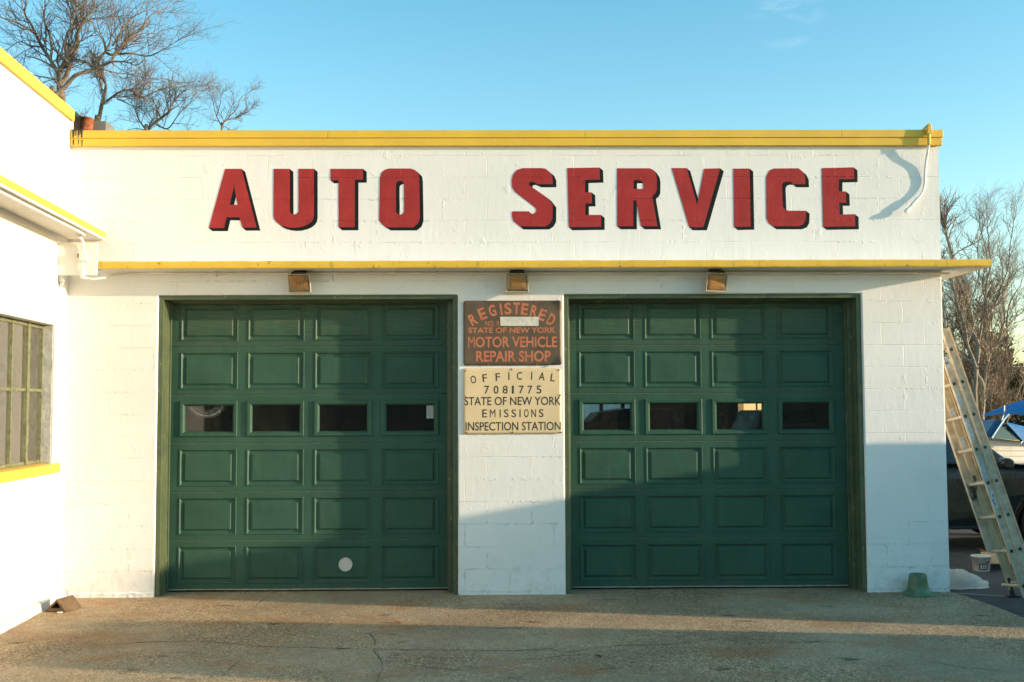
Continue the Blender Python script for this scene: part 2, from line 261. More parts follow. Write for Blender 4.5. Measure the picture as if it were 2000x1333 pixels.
def green_paint(name, col=(.037, .094, .066), weather=True, ew=.10):
    m = M(name); p = m.pos(); s = m.n('ShaderNodeSeparateXYZ'); m.l(p, s.inputs[0])
    g = m.noise(m.mapv(p, (0,0,0), (3.0, 3, 46)), 2.2, 5, .7)
    c = m.ramp(m.noise(p, 2.4, 4, .6), [(.3, tuple(k*.85 for k in col)), (.7, tuple(k*1.15 for k in col))])
    if weather:
        top = m.ramp(s.outputs['Z'], [(0, GREY(0)), (1, GREY(1))])
        zz = m.math('MULTIPLY', m.math('SUBTRACT', s.outputs['Z'], 2.15), 2.0, True)
        st = m.ramp(g, [(.42, GREY(0)), (.62, GREY(.75))])
        c = m.mix(m.math('MULTIPLY', zz, st), c, (.105, .13, .072))
        d = m.ramp(m.noise(m.mapv(p, (3, 1, 2)), 60, 3, .7), [(.69, GREY(0)), (.75, GREY(.8))])
        c = m.mix(d, c, (.16, .2, .13))
        dr = m.ramp(m.noise(m.mapv(p, (0, 0, 0), (22, 22, 1.1)), 1.0, 5, .7), [(.56, GREY(0)), (.72, GREY(.35))]); c = m.mix(dr, c, (.085, .115, .08))
        lo = m.math('MULTIPLY', m.math('SUBTRACT', .38, s.outputs['Z']), 2.4, True)
        c = m.mix(m.math('MULTIPLY', lo, m.ramp(m.noise(p, 5, 5, .7), [(.45, GREY(0)), (.7, GREY(.5))])), c, (.10, .085, .05))
    m.base(c); m.set(Roughness=.46); m.p.inputs['Specular IOR Level'].default_value = .18
    m.bump(m.math('ADD', m.math('MULTIPLY', g, .0010), m.math('MULTIPLY', m.noise(p, 3.2, 3, .55), .012)), 1.0); return m.mat
M_DOOR = green_paint('green_door_paint')
def trim_paint():
    m = M('green_trim_paint'); p = m.pos(); col = (.075, .12, .055)
    g = m.noise(m.mapv(p, (0,0,0), (40, 40, 3)), 1.2, 5, .75)
    c = m.ramp(m.noise(p, 5, 4, .65), [(.3, (.050, .082, .045)), (.7, (.100, .125, .062))])
    d = m.ramp(m.noise(m.mapv(p, (0,0,0), (60, 60, 12)), 1.0, 4, .7), [(.64, GREY(0)), (.70, GREY(.75))])
    c = m.mix(d, c, (.50, .47, .30))
    m.base(c); m.set(Roughness=.4); m.bump(g, .0016); return m.mat
M_TRIM = trim_paint()
def yellow(name, chips=True, col=(.75, .475, .05)):
    m = M(name); p = m.pos()
    c = m.ramp(m.noise(p, 3, 4, .6), [(.3, tuple(k*.92 for k in col)), (.7, tuple(min(1, k*1.06) for k in col))])
    h = m.math('MULTIPLY', m.noise(p, 40, 4, .7), .0022 if chips else .0006)
    if chips:
        d = m.ramp(m.noise(m.mapv(p, (1, 2, 3), (1, 1, .6)), 19, 5, .75), [(.61, GREY(0)), (.66, GREY(.85))])
        c = m.mix(d, c, (.16, .12, .05))
        d2 = m.ramp(m.noise(m.mapv(p, (6, 2, 3), (1, 1, .25)), 9, 5, .8), [(.60, GREY(0)), (.70, GREY(.7))])
        c = m.mix(d2, c, (.30, .19, .03))
    m.base(c); m.set(Roughness=.5); m.bump(h, 1.0); return m.mat
M_YEL = yellow('yellow_metal_trim', False); M_YELC = yellow('yellow_chipped_concrete')
M_WHITE = simple('white_smooth_paint', (.78, .77, .73), .5, .04, 3, 0, .002, 30)
M_SOFFIT = simple('white_soffit_paint', (.74, .72, .66), .7, .07, 3, 0, .004, 25)
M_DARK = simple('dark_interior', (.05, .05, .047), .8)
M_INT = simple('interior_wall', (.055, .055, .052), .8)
M_TAR = simple('black_tar', (.012, .012, .012), .35, .3, 12, 0, .004, 30)
M_ROOF = simple('roofing_felt', (.05, .05, .05), .9)
M_RUST = simple('rusty_metal', (.26, .075, .03), .75, .55, 22, 0, .003, 60)
M_GREYBLOCK = simple('grey_block', (.18, .175, .16), .85, .2, 10, 0, .003, 60)
M_RUBBER = simple('black_rubber', (.02, .02, .02), .7)
M_CHROME = simple('bright_metal', (.6, .6, .58), .25, .1, 8, 1)
M_STEELG = simple('worn_green_steel', (.15, .16, .085), .5, .45, 26, 0, .002, 60)
def glass(name, dirt=.12, tintc=(.75, .8, .78), dirtcol=(.3, .3, .27), fk=.8):
    m = M(name); t = m.t; t.nodes.remove(m.p); p = m.pos()
    out = [n for n in t.nodes if n.type == 'OUTPUT_MATERIAL'][0]
    tr = m.n('ShaderNodeBsdfTransparent'); tr.inputs[0].default_value = (*tintc, 1)
    gl = m.n('ShaderNodeBsdfGlossy'); gl.inputs['Roughness'].default_value = .03
    df = m.n('ShaderNodeBsdfDiffuse'); df.inputs[0].default_value = (*dirtcol, 1)
    fr = m.n('ShaderNodeFresnel'); fr.inputs[0].default_value = 1.52
    f2 = m.math('MULTIPLY', fr.outputs[0], fk, True)
    a = m.n('ShaderNodeMixShader'); b = m.n('ShaderNodeMixShader')
    d = m.math('MULTIPLY', m.ramp(m.noise(m.mapv(p, (0,0,0), (3, 3, 1)), 14, 5, .7), [(.35, GREY(.25)), (.75, GREY(1))]), dirt)
    m.l(d, a.inputs[0]); m.l(tr.outputs[0], a.inputs[1]); m.l(df.outputs[0], a.inputs[2])
    m.l(f2, b.inputs[0]); m.l(a.outputs[0], b.inputs[1]); m.l(gl.outputs[0], b.inputs[2]); m.l(b.outputs[0], out.inputs[0])
    return m.mat
def frost(name, tc, tf):
    m = M(name); m.t.nodes.remove(m.p); o = [n for n in m.t.nodes if n.type == 'OUTPUT_MATERIAL'][0]
    t = m.n('ShaderNodeBsdfTranslucent'); t.inputs[0].default_value = (*tc, 1); q = m.n('ShaderNodeBsdfTransparent'); q.inputs[0].default_value = (.9, .95, .95, 1)
    x = m.n('ShaderNodeMixShader'); x.inputs[0].default_value = tf; m.l(q.outputs[0], x.inputs[1]); m.l(t.outputs[0], x.inputs[2]); m.l(x.outputs[0], o.inputs[0]); return m.mat
M_FROST = frost('frosted_glass', (.85, .88, .88), .6); M_GLOWPANE = frost('warm_glow_glass', (.80, .68, .52), .95)  # the warm one is for the added side window that glows
M_GLASS = glass('door_glass', .07); M_GLASSW = glass('wing_glass', .42, (.5, .52, .48), (.34, .33, .27), 1.6); M_CARGLASS = glass('car_glass', .02, (.18, .26, .27), (.3,.3,.27), 1.6)
def aggregate():
    m = M('exposed_aggregate_concrete'); p = m.pos()
    v = m.n('ShaderNodeTexVoronoi'); v.inputs['Scale'].default_value = 100; m.l(m.mapv(p, (0,0,0), (1, 1, .5)), v.inputs['Vector'])
    sep = m.n('ShaderNodeSeparateColor'); m.l(v.outputs['Color'], sep.inputs[0])
    peb = m.ramp(sep.outputs[0], [(0, (.16, .115, .070)), (.35, (.35, .25, .15)), (.62, (.51, .37, .22)), (.85, (.67, .49, .29)), (1, (.86, .70, .47))])
    big = m.noise(p, .9, 5, .62)
    wear = m.ramp(m.noise(m.mapv(p, (4, 1, 0)), .8, 4, .6), [(.40, GREY(0)), (.58, GREY(1))])
    paste = m.ramp(m.noise(p, 9, 5, .7), [(.3, (.32, .25, .16)), (.7, (.47, .375, .25))])
    c = m.mix(m.math('MULTIPLY', wear, .62), peb, paste)
    c = m.mix(m.ramp(big, [(.42, GREY(.55)), (.58, GREY(0))]), c, m.mix(.5, c, (.13, .09, .055)))
    oil = m.ramp(m.noise(m.mapv(p, (9, 3, 0), (1, 2.2, 1)), 2.4, 4, .6), [(.62, GREY(0)), (.70, GREY(.75))])
    c = m.mix(oil, c, (.06, .055, .047))
    rust = m.ramp(m.noise(m.mapv(p, (2, 7, 0), (1, 1.7, 1)), 1.1, 4, .6), [(.53, GREY(0)), (.68, GREY(.7))])
    c = m.mix(rust, c, m.mix(.65, c, (.40, .155, .04)))
    m.base(c); m.set(Roughness=.88); m.p.inputs['Specular IOR Level'].default_value = .25
    h = m.math('MULTIPLY', m.math('MULTIPLY', v.outputs['Distance'], -.45), m.math('SUBTRACT', 1.0, m.math('MULTIPLY', wear, .7)))
    h = m.math('ADD', m.math('MULTIPLY', h, .030), m.math('MULTIPLY', m.noise(p, 12, 4, .6), .010))
    m.bump(h, 1.0); return m.mat
M_AGG = aggregate()
M_CRACK = simple('crack_shadow', (.06, .05, .036), .95, .4, 20)
M_ASPH = simple('old_asphalt', (.055, .055, .055), .92, .35, 3, 0, .006, 110)
M_LINE = simple('worn_line_paint', (.22, .20, .15), .8, .4, 14)

# ------------------------------------------------------------------ ground
g = MB(); g.face([(-500,-500,-.08),(500,-500,-.08),(500,500,-.08),(-500,500,-.08)])
tag(build('ground', g, M_ASPH), kind='structure')
edge = [(8.30,-16),(8.28,-6),(8.22,-2.6),(8.164,-1.22),(8.16,-.683),(8.125,-.26),(8.085,-.012),(8.07,.3)]
g = MB(); poly = [(-4,.3),(-4,-16)] + edge
g.prism(poly, -.3, 0, lambda u, v, t: (u, v, t))
tag(build('concrete_apron', g, M_AGG), kind='structure')
random.seed(11)
g = MB(); g.open = True
for ln in CRACKS:
    pts = []
    for a, b in zip(ln[:-1], ln[1:]):
        n = max(2, int(math.dist(a, b)/.035))
        for i in range(n): pts.append((a[0]+(b[0]-a[0])*i/n, a[1]+(b[1]-a[1])*i/n))
    pts.append(ln[-1]); L = len(pts); prev = None
    wd = random.uniform(.004, .0075)
    for i, (x, y) in enumerate(pts):
        q = Vector((x, y, 0)); x += .012*noise.noise(q*14); y += .022*noise.noise(q*9 + Vector((5, 0, 0)))
        ww = wd*(.45 + 1.1*abs(noise.noise(q*5)))*min(1, .3 + 4*min(i, L-1-i)/L)
        cur = ((x-ww*.5, y-ww, .0025), (x+ww*.5, y+ww, .0025))
        if prev: g.face([prev[0], cur[0], cur[1], prev[1]])
        prev = cur
tag(build('pavement_cracks', g, M_CRACK), kind='structure')
g = MB()
g.face([(8.24,.36,-.076),(8.72,.12,-.076),(8.75,.16,-.076),(8.26,.41,-.076)])
tag(build('parking_line', g, M_LINE), kind='structure')

# ------------------------------------------------------------------ garage building
GB = thing('garage_building', 'white painted block garage with yellow trim and two green roll up doors', 'building', (4.04, 0, 0))
W1 = 8.083
low = [(-.02,-.08),(.826,-.08),(.826,2.745),(3.581,2.745),(3.581,-.08),(4.561,-.08),(4.561,2.745),(7.326,2.745),(7.326,-.08),(W1,-.08),(W1,2.985),(-.02,2.985)]
g = MB(); g.prism(low, 0, .30, lambda u, v, t: (u, t, v)); build('wall', g, MW_LOW, GB, bevel=.012)
g = MB(); g.prism([(-.02,2.985),(W1,2.985),(W1,4.2),(-.02,4.2)], 0, .30, lambda u, v, t: (u, t, v)); build('wall', g, MW_UP, GB)
g = MB()
for y0, y1, z0, z1 in ((.302, 5.9, -.08, 4.2), (7.75, 9.0, -.08, 4.2), (5.9, 7.75, -.08, 1.2), (5.9, 7.75, 2.1, 4.2)): g.box(W1-.2, W1-.002, y0, y1, z0, z1)
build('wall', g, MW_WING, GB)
g = MB(); g.box(W1-.11, W1-.10, 5.9, 7.75, 1.2, 2.1); build('glow_window_pane', g, M_GLOWPANE, GB)  # window added so sunlight glows behind the right door's third pane
g = MB(); g.box(W1-.125, W1-.085, 6.80, 6.84, 1.2, 2.1); build('glow_window_bar', g, M_DARK, GB)
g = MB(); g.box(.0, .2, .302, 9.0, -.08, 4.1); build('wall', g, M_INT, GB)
bw = [(.202,-.08),(W1-.202,-.08),(W1-.202,4.1),(.202,4.1)]
g = MB()   # rear wall with its two window openings
xs = [.202, 1.2, 3.0, 5.0, 6.5, W1-.202]; zs = [-.08, 1.45, 2.5, 4.1]
for i in range(5):
    for j in range(3):
        if j == 1 and i == 3: continue
        g.box(xs[i], xs[i+1], 8.8, 9.0, zs[j], zs[j+1])
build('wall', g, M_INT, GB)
for x0, x1 in ((5.0, 6.5),):
    g = MB()
    for k in range(5): xx = x0 + (x1-x0)*k/4; g.box(xx-.03, xx+.03, 8.86, 8.92, 1.45, 2.5)
    for k in range(4): zz = 1.45 + 1.05*k/3; g.box(x0, x1, 8.865, 8.915, zz-.025, zz+.025)
    build('rear_window_frame', g, M_DARK, GB)
    g = MB(); g.box(x0+.01, x1-.01, 8.9155, 8.921, 1.46, 2.49); build('rear_window_pane', g, M_FROST, GB)
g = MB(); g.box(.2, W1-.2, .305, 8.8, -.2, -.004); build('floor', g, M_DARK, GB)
g = MB(); g.box(-.3, W1-.01, .302, 9.02, 4.102, 4.16); build('roof', g, M_ROOF, GB)
# base ledge of rough mortar along the left pillar
g = MB(); xs = [0.03 + .795*i/26 for i in range(27)]
random.seed(4)
pr = [[(x, -.002, -.06), (x, -.014-.008*random.random(), -.06), (x, -.012-.006*random.random(), .028+.012*random.random()), (x, -.002, .042+.012*random.random())] for x in xs]
g.rings(pr, 0, True, True, True); build('base_ledge', g, MW_LOW, GB)
# roof fascia: two overlapping yellow metal bands with joints
fa = MB()
for a, b in ((.012, 2.380), (2.383, 4.763), (4.766, 7.152), (7.155, 8.114)): fa.box(a, b, -.052, .33, 4.2005, 4.272)
fa.box(8.06, 8.114, .332, 9.05, 4.2005, 4.272)
build('fascia_cap', fa, M_YEL, GB, bevel=.004)
fa = MB(); fa.box(.010, 8.105, -.043, -.001, 4.128, 4.199); fa.box(8.085, 8.105, .0, 9.05, 4.128, 4.199)
build('fascia_band', fa, M_YEL, GB, bevel=.003)
# tar that ran down the fascia in the corner
td = MB(); random.seed(9)
for x, w_, l1, l2 in ((.040,.016,.075,.05),(.062,.007,.055,0),(.085,.008,.072,.045),(.093,.005,.05,0),(.118,.012,.073,.065),(.105,.006,.04,0)):
    td.hexa([(x-w_*.35,-.055,4.275-l1),(x+w_*.35,-.055,4.275-l1),(x+w_*.5,-.0515,4.275-l1),(x-w_*.5,-.0515,4.275-l1),(x-w_*.6,-.056,4.276),(x+w_*.6,-.056,4.276),(x+w_*.6,-.0515,4.276),(x-w_*.6,-.0515,4.276)])
    if l2: td.hexa([(x-w_*.25,-.0455,4.185-l2),(x+w_*.25,-.0455,4.185-l2),(x+w_*.25,-.0425,4.185-l2),(x-w_*.25,-.0425,4.185-l2),(x-w_*.4,-.046,4.187),(x+w_*.4,-.046,4.187),(x+w_*.4,-.0425,4.187),(x-w_*.4,-.0425,4.187)])
td.box(.015, .135, -.056, .2, 4.273, 4.279)
build('tar_drip', td, M_TAR, GB)
# canopy over the doors: concrete slab with yellow edge, returns along the right side
CX0, CX1, CY, CZ0, CZ1 = .372, 8.425, -.285, 2.957, 3.022
cn = MB()
pl = [(CX0, CY+.012), (CX1-.012, CY+.012), (CX1-.012, 7.0), (W1+.002, 7.0), (W1+.002, -.002), (CX0, -.002)]
cn.prism(pl, CZ0+.002, CZ1-.002, lambda u, v, t: (u, v, t)); build('canopy', cn, M_SOFFIT, GB)
random.seed(21)
def rough_edge(pts, out):
    g = MB(); rows = []
    for (x, y) in pts:
        k = noise.noise(Vector((x*7, y*7, 1)))*.006; k2 = noise.noise(Vector((x*9, y*9, 7)))*.004
        ox, oy = out
        i = (x-ox*.013, y-oy*.013)
        rows.append([(i[0], i[1], CZ0-.001), (x-ox*.004, y-oy*.004, CZ0+k2*.4), (x+ox*k2*.4, y+oy*k2*.4, CZ0+.012), (x+ox*k2*.4, y+oy*k2*.4, CZ1-.012), (x-ox*.005, y-oy*.005, CZ1+k*.6), (i[0], i[1], CZ1+k*.6)])
    g.rings(rows, 0, True, True, True); return g
n = 230
build('canopy_edge', rough_edge([(CX0+(CX1-CX0)*i/n, CY) for i in range(n+1)], (0, -1)), M_YELC, GB)
build('canopy_edge', rough_edge([(CX1, CY+.006+7.2*i/90) for i in range(91)], (1, 0)), M_YELC, GB)
# lettering painted on the wall
def tri_fill(name, loops, y, mat, parent, extra=None):
    bm = bmesh.new()
    for lp in loops:
        vs = [bm.verts.new((x, y, z)) for x, z in lp]
        for i in range(len(vs)): bm.edges.new((vs[i], vs[(i+1) % len(vs)]))
    bmesh.ops.triangle_fill(bm, use_beauty=True, edges=bm.edges[:], normal=(0, -1, 0))
    g = MB(); g.open = True
    for f in bm.faces:
        p = [v.co.copy() for v in f.verts]
        if f.normal.y > 0: p.reverse()
        g.face(p)
    bm.free()
    return g
SHX, SHZ = .0335, -.0285
lcount = {}
for ch, outer, holes in LETTERS:
    red = tri_fill('l', [outer] + holes, -.0030, M_RED, GB)
    lcount[ch] = lcount.get(ch, 0) + 1
    o = build('painted_letter', red, M_RED, GB)
    sh = tri_fill('s', [[(x+SHX, z+SHZ) for x, z in lp] for lp in [outer]+holes], -.0010, M_BLACK, GB)
    k = 0
    for lp in [outer]+holes:
        for i in range(len(lp)):
            a, b = lp[i], lp[(i+1) % len(lp)]; k += 1; y = -.0010 - .00003*k
            q = [(a[0], y, a[1]), (b[0], y, b[1]), (b[0]+SHX, y, b[1]+SHZ), (a[0]+SHX, y, a[1]+SHZ)]
            nrm = (Vector(q[1])-Vector(q[0])).cross(Vector(q[2])-Vector(q[1]))
            if abs(nrm.y) < 1e-7: continue
            if nrm.y > 0: q.reverse()
            sh.face(q)
    build('drop_shadow', sh, M_BLACK, o)
# ------------------------------------------------------------------ doors
ZL = [.026, .475, .926, 1.377, 1.8305, 2.2845, 2.735]
YD = .25
def ring(x0, x1, z0, z1, i, y): return [(x0+i, y, z0+i), (x1-i, y, z0+i), (x1-i, y, z1-i), (x0+i, y, z1-i)]
def make_door(px0, px1, cols, name_label):
    d = bpy.data.objects.new('garage_door', None); COL.objects.link(d); d.parent = GB
    d.location = Vector(((px0+px1)/2, YD, 0)) - GB.location
    d['label'] = name_label
    for s in range(6):
        z0, z1 = ZL[s]+.0035, ZL[s+1]-.0035
        pz0, pz1 = ZL[s]+.050, ZL[s+1]-.053
        win = s == 3
        if win: pz0, pz1 = 1.441, 1.7725
        g = MB(); g.open = True
        xs = [px0]; 
        for a, b in cols: xs += [a, b]
        xs.append(px1)
        zb = [z0, pz0, pz1, z1]
        for i in range(len(xs)-1):
            for j in range(3):
                if i % 2 == 1 and j == 1: continue
                g.face([(xs[i],YD,zb[j]),(xs[i+1],YD,zb[j]),(xs[i+1],YD,zb[j+1]),(xs[i],YD,zb[j+1])])
        # top lip, bottom and back
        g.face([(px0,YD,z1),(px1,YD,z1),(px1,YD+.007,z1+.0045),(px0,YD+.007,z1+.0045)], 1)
        g.face([(px0,YD+.007,z1+.0045),(px1,YD+.007,z1+.0045),(px1,YD+.04,z1+.0045),(px0,YD+.04,z1+.0045)])
        g.face([(px1,YD,z0),(px0,YD,z0),(px0,YD+.04,z0),(px1,YD+.04,z0)])
        for a, b in cols:
            if win:
                rr = [(0,0),(0,.04)]
            else:
                rr = [(0,0),(.004,-.006),(.009,-.006),(.018,.004),(.022,.009),(.038,.011),(.046,.006),(.057,-.003)]
            rg = [ring(a, b, pz0, pz1, i, YD+y) for i, y in rr]
            g.rings(rg, 0, True, False, not win)
        o = build('door_section', g, [M_DOOR, M_SUNLIP], d)
        bk = MB(); bk.box(px0+.005, px1-.005, YD+.043, YD+.055, ZL[s+1]-.035, ZL[s+1]+.035); build('light_leak_strip', bk, M_DARK, d)  # backing strip added to stop light leaking through the section joints
        if win:
            for a, b in cols:
                f = MB(); f.rings([ring(a, b, pz0, pz1, i, YD+y) for i, y in ((-.001,.002),(-.001,-.010),(.006,-.015),(.030,-.012),(.041,.004),(.046,.020),(.046,.03))], 0, True)
                f.open = False
                build('window_frame', f, M_DOOR, d, bevel=0)
                p = MB(); p.box(a+.040, b-.040, YD+.018, YD+.021, pz0+.040, pz1-.040); build('window_pane', p, M_GLASS, d)
    # rubber seal with a slight wave
    g = MB(); nn = 40; rows = []
    for i in range(nn+1):
        x = px0 + (px1-px0)*i/nn; wv = .006*noise.noise(Vector((x*1.3, 2, 0))) + .003
        rows.append([(x, YD+.004, .012+wv), (x, YD-.004, .014+wv), (x, YD-.004, .026+wv*.3), (x, YD+.004, .028+wv*.3)])
    g.rings(rows, 0, True, True, True); build('bottom_seal', g, M_SEAL, d)
    return d
M_SUNLIP = simple('sunlit_dusty_lip', (.16, .17, .11), .8, .35, 30)  # paler lip colour paints the sunlit line, with some dust
M_SEAL = simple('door_seal', (.30, .27, .20), .7, .3, 20)
D1 = make_door(.840, 3.52, [(.967,1.504),(1.596,2.128),(2.226,2.761),(2.854,3.391)], 'left green panelled door with white round vent in its bottom row')
D2 = make_door(4.59, 7.30, [(4.713,5.243),(5.338,5.875),(5.970,6.492),(6.598,7.126)], 'right green panelled door without a vent')
M_VENT = simple('vent_plastic', (.55, .51, .46), .5, .08, 8)
g = MB(); g.lathe([(.064,.0),(.064,.010),(.060,.014),(.052,.013),(.050,.010),(.0,.0105)], n=36, cap0=False, cap1=False, fn=lambda x, y, z: (2.524+x, YD-z, .246+y))
g.box(2.512, 2.536, YD-.017, YD-.008, .296, .303)
build('vent_cover', g, M_VENT, D1)
g = MB(); g.box(3.276, 3.342, YD+.0145, YD+.0165, 1.60, 1.722); build('sticker', g, simple('sticker_paper', (.33,.34,.33), .5, .2, 50), D1)
# smeared arc on the first pane
g = MB(); g.open = True
for r0, r1 in ((.150,.172),(.128,.136),(.108,.113),(.182,.187)):
    a = [(1.212+r*math.cos(t), YD+.0165, 1.768+r*math.sin(t)*.82) for r in (r0, r1) for t in [R(196+ (344-196)*k/28) for k in range(29)]]
    a = [(min(max(x,1.018),1.46), y, min(z, 1.728)) for x, y, z in a]
    for k in range(28): g.face([a[k], a[k+1], a[29+k+1], a[29+k]])
def smear():
    m = M('glass_smear'); t = m.t; p = m.pos(); m.base((.45,.46,.44)); m.set(Roughness=.8)
    m.set(Alpha=m.ramp(m.noise(p, 45, 5, .7), [(.35, GREY(.05)), (.7, GREY(.6))])); return m.mat
build('glass_smear', g, smear(), D1)
# door frames: casing, jamb steps and head
def frame(x0, x1, l_in, r_in, head, label):
    f = bpy.data.objects.new('door_frame', None); COL.objects.link(f); f.parent = GB; f.location = Vector(((x0+x1)/2, .1, 0)) - GB.location
    for side in (0, 1):
        g = MB(); sgn = 1 if side == 0 else -1; e = x0 if side == 0 else x1; st = l_in if side == 0 else r_in
        def bx(a, b, y0, y1, zt):
            xa, xb = e+sgn*a, e+sgn*b; g.box(min(xa,xb), max(xa,xb), y0, y1, -.01, zt)
        bx(.0005, .043, .022, .098, 2.744)
        bx(.0005, .047, .0985, .115, 2.7435)
        bx(.0005, .044, .1155, .155, 2.743)
        d = abs(st-e)
        bx(.0005, d-.012, .1555, .215, 2.7425)
        bx(.0005, d, .2155, .243, 2.742)
        build('jamb', g, M_TRIM, f, bevel=.004)
    g = MB(); a, b = x0+.0435, x1-.0435
    g.box(a, b, .024, .097, 2.705, 2.7445); g.box(a, b, .0975, .114, 2.700, 2.744); g.box(a, b, .1145, .154, 2.703, 2.7435)
    g.box(l_in-.011, r_in+.011, .1545, .214, 2.690, 2.743); g.box(l_in+.001, r_in-.001, .2145, .242, 2.683, 2.7425)
    build('head', g, M_TRIM, f, bevel=.004)
frame(.826, 3.581, .886, 3.476, 2.70, 'l'); frame(4.561, 7.326, 4.629, 7.232, 2.69, 'r')
# white end board that closes the gap between the two canopies
g = MB(); g.box(.012, .371, -.300, -.284, 2.896, 3.192); build('canopy_end_board', g, M_WHITE, GB, bevel=.003)
g = MB(); g.box(.02, .06, -.27, -.22, 2.845, 2.895); g.box(.025, .04, -.262, -.23, 2.80, 2.846); build('bracket', g, M_WHITE, GB, bevel=.003)
# ------------------------------------------------------------------ wing building (left, its wall runs toward the viewer)
WA = .0695
WD = Vector((math.sin(WA), -math.cos(WA), 0)); WN = Vector((math.cos(WA), math.sin(WA), 0))
def wp(s, o, z): q = WD*s + WN*o; return (q.x, q.y, z)
def wbox(g, s0, s1, o0, o1, z0, z1, m=0):
    g.hexa([wp(s0,o0,z0), wp(s1,o0,z0), wp(s1,o1,z0), wp(s0,o1,z0), wp(s0,o0,z1), wp(s1,o0,z1), wp(s1,o1,z1), wp(s0,o1,z1)], m)
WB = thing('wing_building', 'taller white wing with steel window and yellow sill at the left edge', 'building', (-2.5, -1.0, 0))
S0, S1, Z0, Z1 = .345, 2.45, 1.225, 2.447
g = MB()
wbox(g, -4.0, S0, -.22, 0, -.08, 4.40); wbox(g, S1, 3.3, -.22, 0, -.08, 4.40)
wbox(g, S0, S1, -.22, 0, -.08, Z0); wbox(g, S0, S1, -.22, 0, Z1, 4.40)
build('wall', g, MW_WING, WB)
g = MB(); wbox(g, -4.0, 3.3, -5.2, -5.0, -.08, 4.4); wbox(g, -4.0, -3.8, -4.99, -.23, -.08, 4.4); wbox(g, 3.1, 3.3, -4.99, -.23, -.08, 4.4); build('wall', g, MW_LOW, WB)
g = MB(); wbox(g, -3.79, 3.09, -4.99, -.225, 4.2, 4.3); build('roof', g, M_ROOF, WB)
g = MB(); wbox(g, -3.79, 3.09, -3.0, -2.95, .0, 4.15); build('inner_wall', g, M_INT, WB)
g = MB(); wbox(g, .004, 3.34, .001, .030, 4.368, 4.472); wbox(g, .004, 3.34, -.24, .0, 4.401, 4.474); build('fascia', g, M_YEL, WB, bevel=.004)
g = MB(); wbox(g, -4.0, .0035, -.24, .022, 4.401, 4.474); wbox(g, -4.0, -.06, .001, .020, 4.16, 4.40); build('tar_flashing', g, M_TAR, WB)
# its canopy
g = MB(); wbox(g, .026, 3.34, .0, .318, 3.262, 3.326); build('canopy', g, M_SOFFIT, WB)
g = MB(); wbox(g, .026, 3.34, .3185, .332, 3.276, 3.330); build('canopy_edge', g, M_YEL, WB, bevel=.004)
g = MB(); wbox(g, .03, 3.34, .319, .327, 3.256, 3.2755); build('drip_strip', g, M_SOFFIT, WB)
# window sill and the curb at the foot
g = MB(); g.hexa([wp(.20,-.09,1.14), wp(2.6,-.09,1.14), wp(2.6,.028,1.14), wp(.20,.028,1.14), wp(.20,-.09,1.232), wp(2.6,-.09,1.232), wp(2.6,.030,1.222), wp(.20,.030,1.222)])
build('window_sill', g, M_YEL, WB, bevel=.006)
g = MB(); n = 60; random.seed(3)
g.rings([[wp(.03+3.26*i/n, .001, -.02), wp(.03+3.26*i/n, .05+.01*random.random(), -.02), wp(.03+3.26*i/n, .040+.006*random.random(), .060+.006*random.random()), wp(.03+3.26*i/n, .001, .085)] for i in range(n+1)], 0, True, True, True)
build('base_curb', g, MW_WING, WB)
# rough grey plaster of the window reveal
g = MB(); n = 24; a = []
for k in range(n+1):
    z = Z0+.008 + (Z1-Z0-.012)*k/n
    a.append([wp(S0+.002, -.115, z), wp(S0+.002, -.012+.008*noise.noise(Vector((z*6, 1, 0))), z), wp(S0+.010+.005*noise.noise(Vector((z*9,0,3))), -.014+.008*noise.noise(Vector((z*6,1,0))), z), wp(S0+.014+.006*noise.noise(Vector((z*5,4,0))), -.115, z)])
g.rings(a, 0, True, True, True); build('window_reveal', g, simple('grey_plaster', (.36,.37,.36), .85, .3, 9, 0, .006, 30), WB)
wf = bpy.data.objects.new('steel_window', None); COL.objects.link(wf); wf.parent = WB; wf.location = Vector(wp(1.4, -.1, 1.23)) - WB.location
g = MB()
OW = -.10
for s_, w_, d_ in ((S0+.016, .022, .03), (.715, .055, .045), (1.075, .018, .03), (1.44, .018, .03), (1.80, .055, .045), (2.12, .018, .03), (S1-.02, .022, .03)):
    wbox(g, s_-w_/2, s_+w_/2, OW-d_, OW+d_*.35, Z0+.012, Z1-.004)
build('window_frame', g, M_STEELG, wf, bevel=.002)
g = MB()
for z_, h_ in ((Z0+.022, .03), (1.868, .026), (Z1-.022, .03)): wbox(g, S0+.005, S1-.005, OW-.022, OW+.006, z_-h_/2, z_+h_/2)
build('window_bar', g, M_STEELG, wf, bevel=.002)
sg = [S0+.03, .69, .74, 1.066, 1.084, 1.431, 1.449, 1.775, 1.825, 2.111, 2.129, S1-.03]
for i in range(0, 12, 2):
    for z0, z1 in ((Z0+.03, 1.858), (1.878, Z1-.03)):
        g = MB(); wbox(g, sg[i]-.008, sg[i+1]+.008, OW-.012, OW-.009, z0, z1); build('window_pane', g, M_GLASSW, wf)

